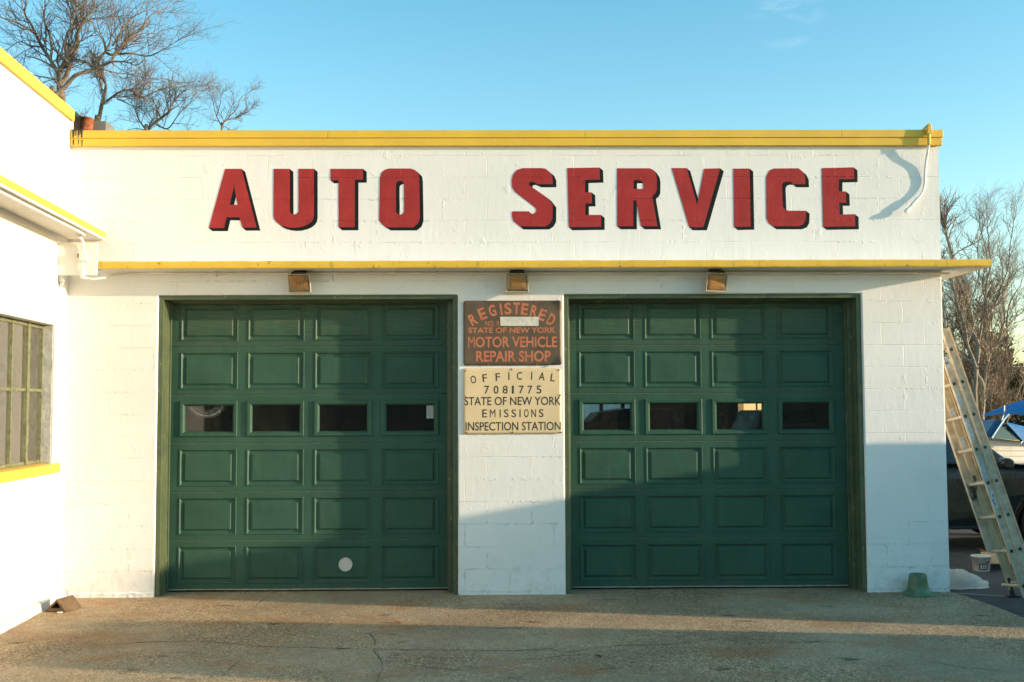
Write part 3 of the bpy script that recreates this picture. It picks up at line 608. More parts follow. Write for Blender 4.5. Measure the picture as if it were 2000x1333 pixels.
# ------------------------------------------------------------------ roof clutter in the corner
t = tag(build('roof_block', (lambda g: (g.box(.080, .212, .30, .52, 4.161, 4.452), g)[1])(MB()), M_GREYBLOCK, None, (.146, .41, 4.161), bevel=.006), 'grey block on the garage roof beside the rusty can', 'block')
g = MB(); g.lathe([(.055,0),(.058,.01),(.062,.10),(.066,.105),(.066,.125),(.060,.128),(.058,.30),(.062,.303),(.064,.31),(.055,.312),(.053,.29),(.0,.289)], n=28, cap1=False)
o = build('rusty_can', g, M_RUST, None, None, True); o.location = (.012, .26, 4.161); o.rotation_euler = (.05, .12, .3)
tag(o, 'rusty orange brown can on the roof in the corner by the wing', 'can')
g = MB()
for x, h in ((.098, .02), (.118, .032), (.128, .018), (.136, .026)): g.tube([(x, .14, 4.278-.13), (x+.002, .14, 4.30+h)], [.003, .003], 6); g.tube([(x+.002, .14, 4.30+h), (x+.002, .14, 4.306+h)], [.0055, .0055], 6)
g.box(.085, .15, .12, .16, 4.150, 4.158)
tag(build('bolt_plate', g, M_RUST, None, (.115, .14, 4.15)), 'small rusty plate with upright bolts in front of the grey roof block', 'plate')

# ------------------------------------------------------------------ flood lights
def amber(name, spot):
    m = M(name); p = m.n('ShaderNodeTexCoord').outputs['Object']
    d = m.n('ShaderNodeVectorMath', operation='LENGTH'); m.l(m.mapv(p, (.02, 0, -.02), (1, 0, 1)), d.inputs[0])
    r = m.ramp(m.math('MULTIPLY', d.outputs['Value'], 9), [(.0, (.24,.075,.012) if spot else (.33,.14,.025)), (.32, (.34,.14,.03) if spot else (.31,.155,.04)), (.8, (.25,.15,.06)), (1, (.16,.10,.05))])
    st = m.n('ShaderNodeTexWave'); st.inputs['Scale'].default_value = 55; st.inputs['Distortion'].default_value = .6; m.l(p, st.inputs['Vector'])
    r = m.mix(m.math('MULTIPLY', st.outputs['Fac'], .22), r, (.55,.42,.25))
    sp = m.ramp(m.noise(p, 15, 4, .6), [(.52, GREY(0)), (.66, GREY(.9 if spot else .25))])
    r = m.mix(sp, r, (.16,.05,.015)); m.base(r); m.set(Roughness=.22); m.p.inputs['Coat Weight'].default_value = .5
    return m.mat
M_AMB = amber('amber_lens', False); M_AMBR = amber('burnt_amber_lens', True)
M_HOUS = simple('dusty_lamp_housing', (.42, .37, .27), .6, .2, 20)
def flood(lens_mat):
    t = thing('flood_light', '', 'flood light', (0, 0, 0))
    g = MB()   # tapered housing, open side toward -y
    f = [(-.104,-.02,-.088),(.104,-.02,-.088),(.104,-.02,.088),(-.104,-.02,.088)]; b = [(-.075,.075,-.055),(.075,.075,-.055),(.075,.075,.072),(-.075,.075,.072)]
    c = [(-.104,.0,-.088),(.104,.0,-.088),(.104,.0,.088),(-.104,.0,.088)]
    i = [(-.094,-.02,-.078),(.094,-.02,-.078),(.094,-.02,.078),(-.094,-.02,.078)]; j = [(-.094,-.008,-.078),(.094,-.008,-.078),(.094,-.008,.078),(-.094,-.008,.078)]
    g.rings([b, c, f, i, j], 0, True, True, True)
    h = build('housing', g, M_HOUS, t, bevel=.005)
    g = MB(); rr = []
    for k, (ins, y) in enumerate(((0,-.009),(.004,-.016),(.02,-.024),(.045,-.028))):
        rr.append([(-.0935+ins,y,-.0775+ins),(.0935-ins,y,-.0775+ins),(.0935-ins,y,.0775-ins),(-.0935+ins,y,.0775-ins)])
    g.rings(rr, 0, True, True, True); l = build('lens', g, lens_mat, t, bevel=.006)
    g = MB(); g.hexa([(-.07,-.012,.0895),(.07,-.012,.0895),(.06,.06,.0895),(-.06,.06,.0895),(-.07,-.012,.104),(.07,-.012,.104),(.06,.06,.104),(-.06,.06,.104)]); br = build('top_bracket', g, M_RUBBER, t)
    g = MB(); g.lathe([(.022,.0),(.022,.05),(.030,.052),(.030,.09)], n=16, fn=lambda x, y, z: (x, .05+z, .03+y)); nk = build('knuckle', g, M_WHITE, t)
    tilt = R(16)
    for q in (h, l, br, nk): q.rotation_euler = (tilt, 0, 0)
    return t
for px, rz, roll, mat_, lab in ((2.143, -.12, .0, M_AMBR, 'flood light with scorched rusty amber lens above the left garage door'), (4.128, .0, .0, M_AMB, 'amber flood light above the brown sign between the doors'), (5.955, .26, .0, M_AMB, 'flood light with clean amber lens turned right, above the right garage door')):
    fl = flood(mat_); fl['label'] = lab; fl['group'] = 'flood lights under the canopy'
    fl.location = (px, -.105, 2.842); fl.rotation_euler = (0, 0, rz)
# conduit along the wall under the canopy
cd = thing('conduit', 'thin white electrical conduit along the wall just under the canopy', 'conduit', (.4, -.03, 2.94))
g = MB(); g.tube([(.27,-.30,2.874),(.33,-.285,2.862),(.40,-.20,2.885),(.48,-.09,2.93),(.60,-.035,2.943),(.72,-.028,2.951),(1.0,-.026,2.944),(2.0,-.026,2.941),(3.0,-.026,2.940),(4.0,-.026,2.939),(6.0,-.026,2.935),(7.2,-.026,2.931),(8.15,-.026,2.925)], .0105, 10); build('pipe', g, M_SOFFIT, cd, smooth=True)
for x in (1.352, 2.45, 2.998, 3.729, 5.437, 5.475, 6.383, 7.1):
    g = MB(); g.tube([(x-.013,-.026,2.9435-.0013*x),(x+.013,-.026,2.9435-.0013*x)], .016, 12); g.box(x-.008, x+.008, -.018, -.001, 2.918-.0013*x, 2.972-.0013*x); build('coupling', g, M_SOFFIT, cd)
rp = thing('riser_conduit', 'white conduit with square fitting bending down the white canopy end board', 'conduit', (.25, -.32, 2.88))
def spline(pts, n=8):
    pts = [Vector(p) for p in pts]; out = []
    for i in range(len(pts)-1):
        p0, p1, p2, p3 = pts[max(i-1,0)], pts[i], pts[i+1], pts[min(i+2, len(pts)-1)]
        for k in range(n):
            t = k/n; out.append(.5*((2*p1) + (p2-p0)*t + (2*p0-5*p1+4*p2-p3)*t*t + (3*p1-p0-3*p2+p3)*t**3))
    out.append(pts[-1]); return out
g = MB(); g.tube(spline([wp(3.2,.27,3.245), wp(1.6,.27,3.244), wp(.50,.27,3.243), (.236,-.42,3.238), (.248,-.34,3.21), (.254,-.325,3.15), (.254,-.325,3.10)]), .0125, 10)
g.tube(spline([(.254,-.325,3.02), (.254,-.325,2.94), (.256,-.325,2.885), (.268,-.32,2.868), (.30,-.31,2.87)]), [.0125]*33, 10)
build('pipe', g, M_WHITE, rp, smooth=True)
g = MB(); g.box(.226, .290, -.352, -.301, 3.018, 3.105); build('fitting', g, M_WHITE, rp, bevel=.006)
g = MB(); g.box(.206, .2255, -.345, -.31, 3.05, 3.085); build('cap', g, simple('brass', (.35,.27,.14), .5, .1, 8), rp, bevel=.003)
g = MB(); g.tube([(.254,-.325,2.865),(.254,-.325,2.955)], .019, 12); build('sleeve', g, M_WHITE, rp)
# service mast hanging over the right end of the fascia
mp = thing('service_pipe', 'bent white cable pipe hung from yellow bracket over the right end of the fascia', 'pipe', (7.95, -.06, 3.5))
g = MB(); g.hexa([(7.945,-.098,4.225),(7.995,-.098,4.225),(7.995,-.056,4.225),(7.945,-.056,4.225),(7.958,-.096,4.318),(7.985,-.096,4.318),(7.985,-.056,4.318),(7.958,-.056,4.318)])
g.hexa([(7.925,-.07,4.262),(7.9445,-.07,4.268),(7.9445,.16,4.268),(7.925,.16,4.262),(7.925,-.07,4.278),(7.958,-.07,4.318),(7.958,.16,4.29),(7.925,.16,4.278)])
g.tube([(7.966,-.078,4.226),(7.966,-.078,4.12)], [.018,.015], 12)
build('bracket', g, M_YEL, mp, bevel=.004)
g = MB(); g.tube(spline([(7.966,-.072,4.121),(7.958,-.060,4.05),(7.948,-.030,3.95),(7.944,-.018,3.84),(7.937,-.018,3.755),(7.907,-.025,3.675),(7.866,-.034,3.625)]), .0115, 12); build('pipe', g, M_WHITE, mp, smooth=True)
g = MB(); g.tube([(7.872,-.033,3.632),(7.80,-.043,3.556)], [.016,.018], 14); g.tube([(7.80,-.043,3.556),(7.765,-.048,3.52)], [.014,.014], 12)
build('end_sleeve', g, M_WHITE, mp, smooth=False)
g = MB(); g.tube([(7.765,-.048,3.52),(7.742,-.051,3.497)], [.021,.022], 16); build('end_cap', g, M_WHITE, mp)

# ------------------------------------------------------------------ signs
def text_mesh(txt, bold=0.0):
    cu = bpy.data.curves.new('lettering', 'FONT'); cu.body = txt; cu.size = 1; cu.offset = bold; cu.resolution_u = 4
    ob = bpy.data.objects.new('tmp', cu); COL.objects.link(ob)
    dg = bpy.context.evaluated_depsgraph_get(); me = ob.evaluated_get(dg).to_mesh()
    v = [tuple(q.co) for q in me.vertices]; f = [tuple(p.vertices) for p in me.polygons]
    ob.evaluated_get(dg).to_mesh_clear(); bpy.data.objects.remove(ob); bpy.data.curves.remove(cu)
    return v, f
def put_text(g, txt, x0, x1, z0, z1, y, bold=.02, rot=0):
    v, f = text_mesh(txt, bold)
    ax, bx = min(p[0] for p in v), max(p[0] for p in v); az, bz = min(p[1] for p in v), max(p[1] for p in v)
    cx, cz = (x0+x1)/2, (z0+z1)/2; n = len(g.v)
    for p in v:
        u = (p[0]-(ax+bx)/2)/(bx-ax)*(x1-x0); w_ = (p[1]-(az+bz)/2)/(bz-az)*(z1-z0)
        g.v.append((cx + u*math.cos(rot) - w_*math.sin(rot), y, cz + u*math.sin(rot) + w_*math.cos(rot)))
    for q in f: g.f.append(tuple(n+i for i in q)); g.m.append(0)
    g.open = True
sx = lambda c: 3.632 + (880 + c/3.704 - 905)/191*.903
sz1 = lambda c: 2.685 - (500 + c/3.704 - 588)/126*.597
def sheet(x0, x1, z0, z1, y, r, curl):
    # rounded sheet, gently bowed, right corners bent out
    NX, NZ = 44, 30; g = MB(); V = {}
    for side in (0, 1):
        for i in range(NX+1):
            for j in range(NZ+1):
                u, v = i/NX, j/NZ; x, z = x0+(x1-x0)*u, z0+(z1-z0)*v
                for cxx, cz in ((x0+r, z0+r), (x1-r, z0+r), (x0+r, z1-r), (x1-r, z1-r)):
                    if (x-cxx)*(cxx-(x0+x1)/2) > 0 and (z-cz)*(cz-(z0+z1)/2) > 0:
                        d = Vector((x-cxx, z-cz)); m_ = max(abs(d.x), abs(d.y))
                        if d.length > 0: d = d*(m_/d.length); x, z = cxx+d.x, cz+d.y
                du, dl, dh = max(0, (u-.90)/.10), max(0, (.16-v)/.16), max(0, (v-.84)/.16)
                yy = y - curl*(du*du*(dl + .7*dh))
                V[side, i, j] = len(g.v); g.v.append((x, yy + .0025*side, z))
    def q(*k): g.f.append(tuple(V[a] for a in k)); g.m.append(0)
    for i in range(NX):
        for j in range(NZ):
            q((0,i,j),(0,i+1,j),(0,i+1,j+1),(0,i,j+1)); q((1,i,j),(1,i,j+1),(1,i+1,j+1),(1,i+1,j))
    for i in range(NX): q((0,i,0),(1,i,0),(1,i+1,0),(0,i+1,0)); q((0,i,NZ),(0,i+1,NZ),(1,i+1,NZ),(1,i,NZ))
    for j in range(NZ): q((0,0,j),(0,0,j+1),(1,0,j+1),(1,0,j)); q((0,NX,j),(1,NX,j),(1,NX,j+1),(0,NX,j+1))
    return g
def brown():
    m = M('faded_brown_sign'); p = m.pos()
    c = m.ramp(m.noise(p, 4, 5, .65), [(.3, (.078,.058,.034)), (.7, (.135,.092,.056))])
    d = m.ramp(m.noise(m.mapv(p, (4,4,4)), 9, 5, .75), [(.60, GREY(0)), (.72, GREY(.5))]); c = m.mix(d, c, (.22,.17,.12))
    m.base(c); m.set(Roughness=.5); m.bump(m.noise(p, 60, 3, .6), .001); return m.mat
def fadedred():
    m = M('faded_orange_lettering'); p = m.pos()
    c = m.ramp(m.noise(p, 16, 5, .7), [(.3, (.42,.125,.055)), (.55, (.56,.185,.085)), (.75, (.38,.16,.09))]); m.base(c); m.set(Roughness=.55); return m.mat
M_BRN = brown(); M_ORG = fadedred()
M_CREAM = simple('cream_sign_enamel', (.74,.57,.34), .4, .06, 3); M_INK = simple('black_sign_ink', (.035,.036,.028), .5, .45, 30)
s1 = thing('repair_shop_sign', 'weathered brown metal sign with faded orange state repair shop lettering', 'sign', (4.084, -.012, 2.09))
YS = -.012
build('plate', sheet(3.633, 4.536, 2.088, 2.685, YS, .022, .030), M_BRN, s1, smooth=True)
YT = YS - .0006
for ch, cx, cy, a in (('R',163,462,27),('E',231,421,21),('G',303,398,14),('I',366,388,8),('S',415,383,4),('T',478,382,-1),('E',537,388,-8),('R',605,403,-14),('E',664,429,-20),('D',729,464,-27)):
    hw = 6 if ch == 'I' else 25; g = MB(); put_text(g, ch, sx(cx-hw), sx(cx+hw), sz1(cy+42), sz1(cy-42), YT, .024, R(a)); build('letter', g, M_ORG, s1)
for txt, a, b, c, d, bo in (('NO. R',252,356,473,509,.005),('STATE OF NEW YORK',130,760,520,560,.022),('M',128,176,586,664,.0),('OTOR VEHICLE',181,770,586,664,.018),('REPAIR SHOP',185,723,688,767,.022)):
    g = MB(); put_text(g, txt, sx(a), sx(b), sz1(d), sz1(c), YT, bo); build('lettering', g, M_ORG, s1)
g = MB(); g.hexa([(sx(362),YT-.0005,sz1(508)),(sx(637),YT-.0005,sz1(510)),(sx(637),YT+.0005,sz1(510)),(sx(362),YT+.0005,sz1(508)),(sx(359),YT-.0005,sz1(443)),(sx(637),YT-.0005,sz1(444)),(sx(637),YT+.0005,sz1(444)),(sx(359),YT+.0005,sz1(443))])
build('tape_strip', g, simple('white_tape', (.62,.60,.54), .6, .14, 30, 0, .002, 40), s1)
def bolt(parent, x, z, y):
    g = MB(); g.lathe([(.008,0),(.008,.003),(.005,.006),(0,.0065)], n=10, cap1=False, fn=lambda a, b, c: (x+a, y-c, z+b)); build('bolt', g, M_RUST, parent)
for x, z in ((3.85,2.678),(4.30,2.678),(3.86,2.095),(4.31,2.095)): bolt(s1, x, z, -.0125)
s2 = thing('inspection_station_sign', 'cream metal sign with black emissions inspection station lettering', 'sign', (4.084, -.012, 1.46))
build('plate', sheet(3.633, 4.531, 1.460, 2.061, YS, .016, .0), M_CREAM, s2, smooth=True)
YT = YS - .0006
for ch, cx, cy, a in (('O',165,894,7),('F',247,884,6),('F',341,877,3),('I',421,871,0),('C',497,869,-3),('I',585,870,-3),('A',659,873,-8),('L',738,882,-9)):
    hw = {'I': 4, 'A': 22, 'O': 20, 'C': 19}.get(ch, 16); g = MB(); put_text(g, ch, sx(cx-hw), sx(cx+hw), sz1(cy+28), sz1(cy-28), YT, .010, R(a)); build('letter', g, M_INK, s2)
for ch, cx in zip('7081775', (261,328,394,449,510,572,637)): hw = 7 if ch == '1' else 18; g = MB(); put_text(g, ch, sx(cx-hw), sx(cx+hw), sz1(997), sz1(939), YT, .010); build('letter', g, M_INK, s2)
for txt, a, b, c, d in (('STATE OF NEW YORK',100,795,1019,1080),('INSPECTION STATION',108,793,1199,1261)):
    g = MB(); put_text(g, txt, sx(a), sx(b), sz1(d), sz1(c), YT, .010); build('lettering', g, M_INK, s2)
for ch, cx in zip('EMISSIONS', (245,303,357,401,455,500,545,598,652)):
    hw = {'I': 4, 'M': 20}.get(ch, 17); g = MB(); put_text(g, ch, sx(cx-hw), sx(cx+hw), sz1(1166), sz1(1109), YT, 0 if ch == 'M' else .008); build('letter', g, M_INK, s2)
for cx, cy in ((108,832),(440,822),(783,828),(105,1015),(790,1010),(115,1273),(445,1274),(793,1274)): bolt(s2, sx(cx), sz1(cy), YS)

# ------------------------------------------------------------------ small things on the ground
t = thing('wheel_chock', 'brown tent shaped wheel chock on the concrete beside the left wall', 'wheel chock', (.23, -.6, 0))
M_CHK = simple('weathered_brown_wood', (.135, .085, .045), .75, .3, 14, 0, .003, 50)
ax = Vector((.055, .21, 0)); 
def tent(w0, h, dz, y0, y1):
    def fn(u, v, tt): p = Vector((.122, -.685, 0)) + Vector((.200, -.03, 0))*u + ax*tt; return (p.x, p.y, v)
    return fn
f = tent(0, 0, 0, 0, 0)
g = MB(); outer = [(0, 0.002), (1, 0.002), (.56, .112)]; inner = [(.26, .032), (.74, .032), (.555, .086)]
po = [[f(u, v, tt) for u, v in outer] for tt in (0, 1)]; pi = [[f(u, v, tt) for u, v in inner] for tt in (0, .92)]
for i in range(3):
    j = (i+1) % 3
    g.face([po[0][i], po[0][j], pi[0][j], pi[0][i]]); g.face([po[0][j], po[0][i], po[1][i], po[1][j]]); g.face([pi[0][i], pi[0][j], pi[1][j], pi[1][i]])
g.face([po[1][2], po[1][1], po[1][0]]); g.face([pi[1][0], pi[1][1], pi[1][2]])
build('body', g, M_CHK, t, bevel=.004)
g = MB(); g.box(.255, .292, -.742, -.722, .001, .010); build('chip', g, M_WHITE, t)
t = thing('bollard_base', 'green flared metal post base standing at the right corner of the garage', 'post base', (7.728, -.150, 0))
g = MB(); n = 40
sq = lambda r, z, k: [(7.728 + r*math.copysign(abs(math.cos(a))**k, math.cos(a)), -.150 + r*math.copysign(abs(math.sin(a))**k, math.sin(a)), z) for a in [2*math.pi*i/n for i in range(n)]]
g.rings([sq(.130,.0,.62), sq(.132,.010,.62), sq(.126,.018,.66), sq(.112,.026,.8), sq(.098,.045,1), sq(.090,.080,1), sq(.082,.130,1), sq(.077,.172,1), sq(.073,.186,1), sq(.066,.190,1), sq(.058,.186,1), sq(.056,.150,1)], 0, True, True, False)
build('casting', g, simple('green_cast_iron', (.085,.16,.085), .45, .28, 12, 0, .003, 40), t, smooth=True)
g = MB(); g.lathe([(.0575,.168),(.0,.166)], (7.728,-.150,0), 24, cap0=False, cap1=False); g.open = True; build('dark_core', g, M_TAR, t)
for a in (.75, 2.4, 3.9, 5.5):
    g = MB(); g.lathe([(.010,.018),(.010,.026),(.0,.027)], (7.728+.112*math.cos(a), -.150+.112*math.sin(a), 0), 8, cap1=False); build('bolt', g, M_RUST, t)
def leaf(name, loc, s, rz, mat, lab, cat='leaf'):
    g = MB(); g.open = True; P = [(0,-1),( .34,-.55),(.5,0),(.3,.6),(0,1.05),(-.32,.55),(-.48,-.05),(-.3,-.6)]
    for i in range(8):
        j = (i+1) % 8
        z = lambda p: .10 + .55*abs(p[0]) + .25*(p[1]*p[1]) + .12*math.sin(p[1]*5)
        g.face([(0, .0, .04*s), (P[i][0]*s, P[i][1]*s, z(P[i])*s*.7), (P[j][0]*s, P[j][1]*s, z(P[j])*s*.7)])
    g.tube([(0,-1*s,.02*s),(.1*s,-1.6*s,.25*s)], .02*s+.0006, 5)
    o = build(name, g, mat, None, None); o.location = loc; o.rotation_euler = (.25, .1, rz)
    return tag(o, lab, cat)
M_LEAF = simple('dry_orange_leaf', (.40,.15,.055), .7, .3, 40); M_LEAF2 = simple('dry_brown_leaf', (.10,.055,.025), .7, .3, 40)
leaf('dry_leaf', (3.152,-1.252,.004), .045, 1.3, M_LEAF, 'orange dry leaf on the sunlit strip in front of the left door')
leaf('dry_leaf', (4.632,-2.474,.004), .040, 2.0, M_LEAF2, 'dark brown dry leaf on the shaded concrete in the foreground')
leaf('dry_leaf', (9.80,3.16,-.074), .085, .7, M_LEAF, 'orange dry leaf on the asphalt beyond the paint bucket')
leaf('dry_leaf', (4.07,-1.0,.004), .014, .4, M_LEAF, 'tiny orange leaf scrap on the sunlit strip between the doors')
# drop cloth
g = MB(); NX, NY = 90, 60; g.open = True
def cl(u, v):
    x, y = (u-.5)*2, (v-.5)*2; r = math.sqrt(x*x + y*y)
    p = Vector((u*3.1, v*2.3, .7)); k = noise.noise(p) + .5*noise.noise(p*2.1); h = 0
    for cu, cv, rr, hh, sd in ((.27, .52, .30, .185, 1.0), (.50, .40, .30, .165, 4.0), (.70, .55, .27, .115, 7.0), (.40, .78, .24, .13, 9.0), (.84, .42, .17, .06, 12.0)):
        dx, dy = u-cu + .05*noise.noise(p*2 + Vector((sd, 0, 0))), (v-cv) + .05*noise.noise(p*2 + Vector((0, sd, 0))); d = math.hypot(dx, dy*.9)/rr
        if d < 1:
            an = math.atan2(dy, dx); crease = abs(math.sin(an*3.5 + sd + 2.2*k + d*2.5))
            h = max(h, hh*(1-d**2.4)**.6*(1 - .20*(1-crease)**2.2*min(1, 2.5*d)))
    h += .012*abs(noise.noise(Vector((u*8 + k, v*6, 3))))
    return (8.47 + x*.315*(1+.10*noise.noise(Vector((v*4, u*3, 9)))), .80 + y*.24*(1+.12*noise.noise(Vector((u*4, v*4, 2)))), -.076 + max(0, h))
for i in range(NX):
    for j in range(NY):
        c = [((i)/NX,(j)/NY),((i+1)/NX,(j)/NY),((i+1)/NX,(j+1)/NY),((i)/NX,(j+1)/NY)]
        if min(math.hypot((u-.5)*2,(v-.5)*2) for u, v in c) > 1: continue
        g.face([cl(*q) for q in c])
tag(build('drop_cloth', g, simple('canvas_cloth', (.50,.48,.43), .9, .1, 6, 0, .002, 120), None, (8.47,.80,-.076), smooth=True), 'crumpled off white drop cloth on the asphalt beside the right wall corner', 'drop cloth')
# paint bucket
BX, BY = 9.135, 1.72
t = thing('paint_bucket', 'white plastic paint bucket with dark printed label behind the ladder', 'bucket', (BX, BY, -.08))
g = MB(); g.lathe([(.082,-.078),(.085,-.072),(.097,.070),(.103,.072),(.104,.088),(.101,.090),(.098,.086),(.094,.07),(.082,-.06),(.0,-.062)], (BX,BY,0), 36, cap1=False)
build('tub', g, simple('bucket_plastic', (.66,.62,.54), .45, .12, 14), t, smooth=True)
def decal(a0, a1, z0, z1, mat_, r_=.0955):
    g = MB(); g.open = True; n = 8
    for k in range(n):
        A, B = R(a0+(a1-a0)*k/n), R(a0+(a1-a0)*(k+1)/n); rr = lambda z: .0862 + (z+.072)/.142*.0118 + .0012
        g.face([(BX+rr(z0)*math.sin(A), BY-rr(z0)*math.cos(A), z0), (BX+rr(z0)*math.sin(B), BY-rr(z0)*math.cos(B), z0), (BX+rr(z1)*math.sin(B), BY-rr(z1)*math.cos(B), z1), (BX+rr(z1)*math.sin(A), BY-rr(z1)*math.cos(A), z1)])
    build('label_print', g, mat_, t)
M_PR = simple('red_print', (.42,.10,.09), .6)
decal(-38, 18, -.052, .008, M_INK); 
for a0, a1 in ((-30,-18),(-14,-5),(-1,10)): 
    g = MB(); g.open = True
    for z0, z1 in ((-.040,-.026),(-.018,-.004)):
        A, B = R(a0), R(a1); rr = lambda z: .0862 + (z+.072)/.142*.0118 + .0024
        g.face([(BX+rr(z0)*math.sin(A), BY-rr(z0)*math.cos(A), z0), (BX+rr(z0)*math.sin(B), BY-rr(z0)*math.cos(B), z0), (BX+rr(z1)*math.sin(B), BY-rr(z1)*math.cos(B), z1), (BX+rr(z1)*math.sin(A), BY-rr(z1)*math.cos(A), z1)])
    build('label_print', g, M_WHITE, t)
decal(-30, 30, .016, .021, M_PR); decal(4, 40, .024, .034, M_PR); decal(22, 27, -.045, .05, M_PR)
t = thing('flat_board', 'tan flat board lying on low rail behind the ladder foot', 'board', (9.5, 1.9, -.08))
g = MB(); g.hexa([(9.24,1.80,-.02),(9.72,1.74,-.02),(9.74,1.95,.075),(9.26,2.02,.075),(9.24,1.795,-.008),(9.72,1.735,-.008),(9.74,1.945,.09),(9.26,2.015,.09)]); build('top', g, simple('tan_board', (.40,.29,.17), .8, .12, 6), t, bevel=.002)
g = MB(); g.box(9.25, 9.72, 1.83, 1.97, -.08, -.022); build('rail', g, M_DARK, t)
# ------------------------------------------------------------------ extension ladder
M_LAD = simple('tan_fibreglass', (.52,.40,.235), .55, .2, 9, 0, .002, 60); M_LADG = simple('worn_tan_rail', (.52,.435,.31), .6, .3, 14, 0, .002, 60); M_RUNG = simple('dusty_rung', (.52,.45,.33), .5, .15, 20)
M_STK = simple('ladder_sticker', (.50,.52,.52), .5, .3, 60); M_STKB = simple('blue_sticker', (.35,.43,.48), .5, .2, 40)
L_U = Vector((-.240, .175, 1)); L_R = Vector((.035, -.34, .045)); L_D = Vector((1, 0, .24)).normalized()
LB = Vector((8.705, .15, -.075))
lad = thing('extension_ladder', 'tan fibreglass extension ladder leaning on the right side wall of the garage', 'ladder', LB)
L_N = L_R.normalized()
def rail(base, t0, t1, d0, d1, inner):   # channel: web plus two flanges pointing along inner
    g = MB(); wv = L_N*inner
    def pt(t, d, q): p = base + L_U*t + L_D*d + wv*q; return tuple(p)
    def bar(da, db, qa, qb): g.hexa([pt(t0,da,qa), pt(t0,db,qa), pt(t0,db,qb), pt(t0,da,qb), pt(t1,da,qa), pt(t1,db,qa), pt(t1,db,qb), pt(t1,da,qb)])
    bar(d0, d1, 0, .005); bar(d0, d0+.005, .0052, .030); bar(d1-.005, d1, .0052, .030)
    return g
A0 = LB + L_R
TT = 2.45
# far rail B and near rail A: front section (left) and rear section (right)
build('rail', rail(LB, .42, TT, -.078, -.001, 1), M_LADG, lad); build('rail', rail(LB, .06, TT, .001, .080, 1), M_LAD, lad)
build('rail', rail(LB, .06, TT, -.078, -.001, 1), M_LAD, lad) if False else None
A1 = A0 - L_N*.005
build('rail', rail(A1, .02, TT-.25, -.078, -.001, 1), M_LADG, lad); build('rail', rail(A1, .02, TT, .001, .080, 1), M_LADG, lad)
k = 0
def rod(a, b, r, nn=10, m=M_RUNG, nm='rung'):
    g = MB(); g.tube([a, b], r, nn); build(nm, g, m, lad, smooth=False)
ts = [.115 + .3048*i for i in range(8)]
for tt in ts:
    if tt < TT-.05:
        a = LB + L_U*tt + L_D*-.040; b = A0 + L_U*tt + L_D*-.040; rod(a + L_N*.007, b - L_N*.007, .0155)
        a2 = LB + L_U*(tt+.004) + L_D*.042; b2 = A0 + L_U*(tt+.004) + L_D*.042; rod(a2 + L_N*.007, b2 - L_N*.007, .0135)
        for base, d in ((A0, -.040), (A0, .042)):
            c = base + L_U*tt + L_D*d; g = MB(); g.tube([c + L_N*.0004, c + L_N*.0022], .0165, 14); build('rung_end', g, M_TAR, lad)
            g = MB(); g.tube([c + L_N*.0003, c + L_N*.0014], .0205, 14); build('rung_flange', g, M_RUNG, lad)
def stk(base, t0, t1, d0, d1, mat_, side=1, nm='sticker'):
    g = MB(); q = L_N*(.0016*side) if side > 0 else L_N*.0066; q2 = L_N*(.0006 if side > 0 else .0056)
    P = lambda t_, d_, o_: tuple(base + L_U*t_ + L_D*d_ + o_)
    g.hexa([P(t0,d0,q2),P(t0,d1,q2),P(t0,d1,q),P(t0,d0,q),P(t1,d0,q2),P(t1,d1,q2),P(t1,d1,q),P(t1,d0,q)]); build(nm, g, mat_, lad)
for t0, t1, m_ in ((.80,.96,M_STK),(1.06,1.26,M_STKB),(1.42,1.62,M_STK),(1.74,1.86,M_STK),(2.08,2.20,M_STK)): stk(A0, t0, t1, -.068, -.018, m_)
for t0, t1, m_ in ((1.30,1.46,M_STK),(1.60,1.74,M_STK)): stk(LB, t0, t1, .02, .062, m_, -1)
stk(LB, 1.05, 1.10, .02, .05, simple('dark_red_tag', (.16,.06,.05), .6), -1)
# small print on two stickers
for (t0, d0) in ((.86,-.055),(.90,-.04),(.83,-.05),(2.13,-.055),(2.13,-.040)):
    g = MB(); P = lambda t_, d_, o_: tuple(A0 + L_U*t_ + L_D*d_ + L_N*o_)
    g.hexa([P(t0,d0,.0017),P(t0,d0+.010,.0017),P(t0,d0+.010,.0022),P(t0,d0,.0022),P(t0+.022,d0,.0017),P(t0+.022,d0+.010,.0017),P(t0+.022,d0+.010,.0022),P(t0+.022,d0,.0022)]); build('print_mark', g, M_INK, lad)
for b_, nm in ((LB, 0), (A0, 1)):
    g = MB(); c = b_ + L_U*.03 + L_D*.035; zf = -.08 if nm == 0 else -.08
    g.box(c.x-.055, c.x+.055, c.y-.03, c.y+.03, zf+.001, zf+.016); g.tube([(c.x, c.y, zf+.012), tuple(b_ + L_U*.16 + L_D*.035)], [.022, .018], 8); build('foot', g, M_RUBBER, lad)
g = MB(); P = lambda t_, d_, o_: tuple(A0 + L_U*t_ + L_D*d_ + L_N*o_)
for t0 in (2.27,): g.hexa([P(t0,-.085,.001),P(t0,.086,.001),P(t0,.086,.006),P(t0,-.085,.006),P(t0+.05,-.085,.001),P(t0+.05,.086,.001),P(t0+.05,.086,.006),P(t0+.05,-.085,.006)])
build('guide_bracket', g, M_RUNG, lad)
# tied rope at one rung
random.seed(2); pts = []
c0 = LB + L_U*.98 + L_D*-.03
for i in range(26): pts.append(c0 + Vector((random.uniform(-.03,.05), random.uniform(-.05,-.02), random.uniform(-.10,.07))))
g = MB(); g.tube(spline(pts, 4), .0028, 5); build('tied_rope', g, M_DARK, lad)
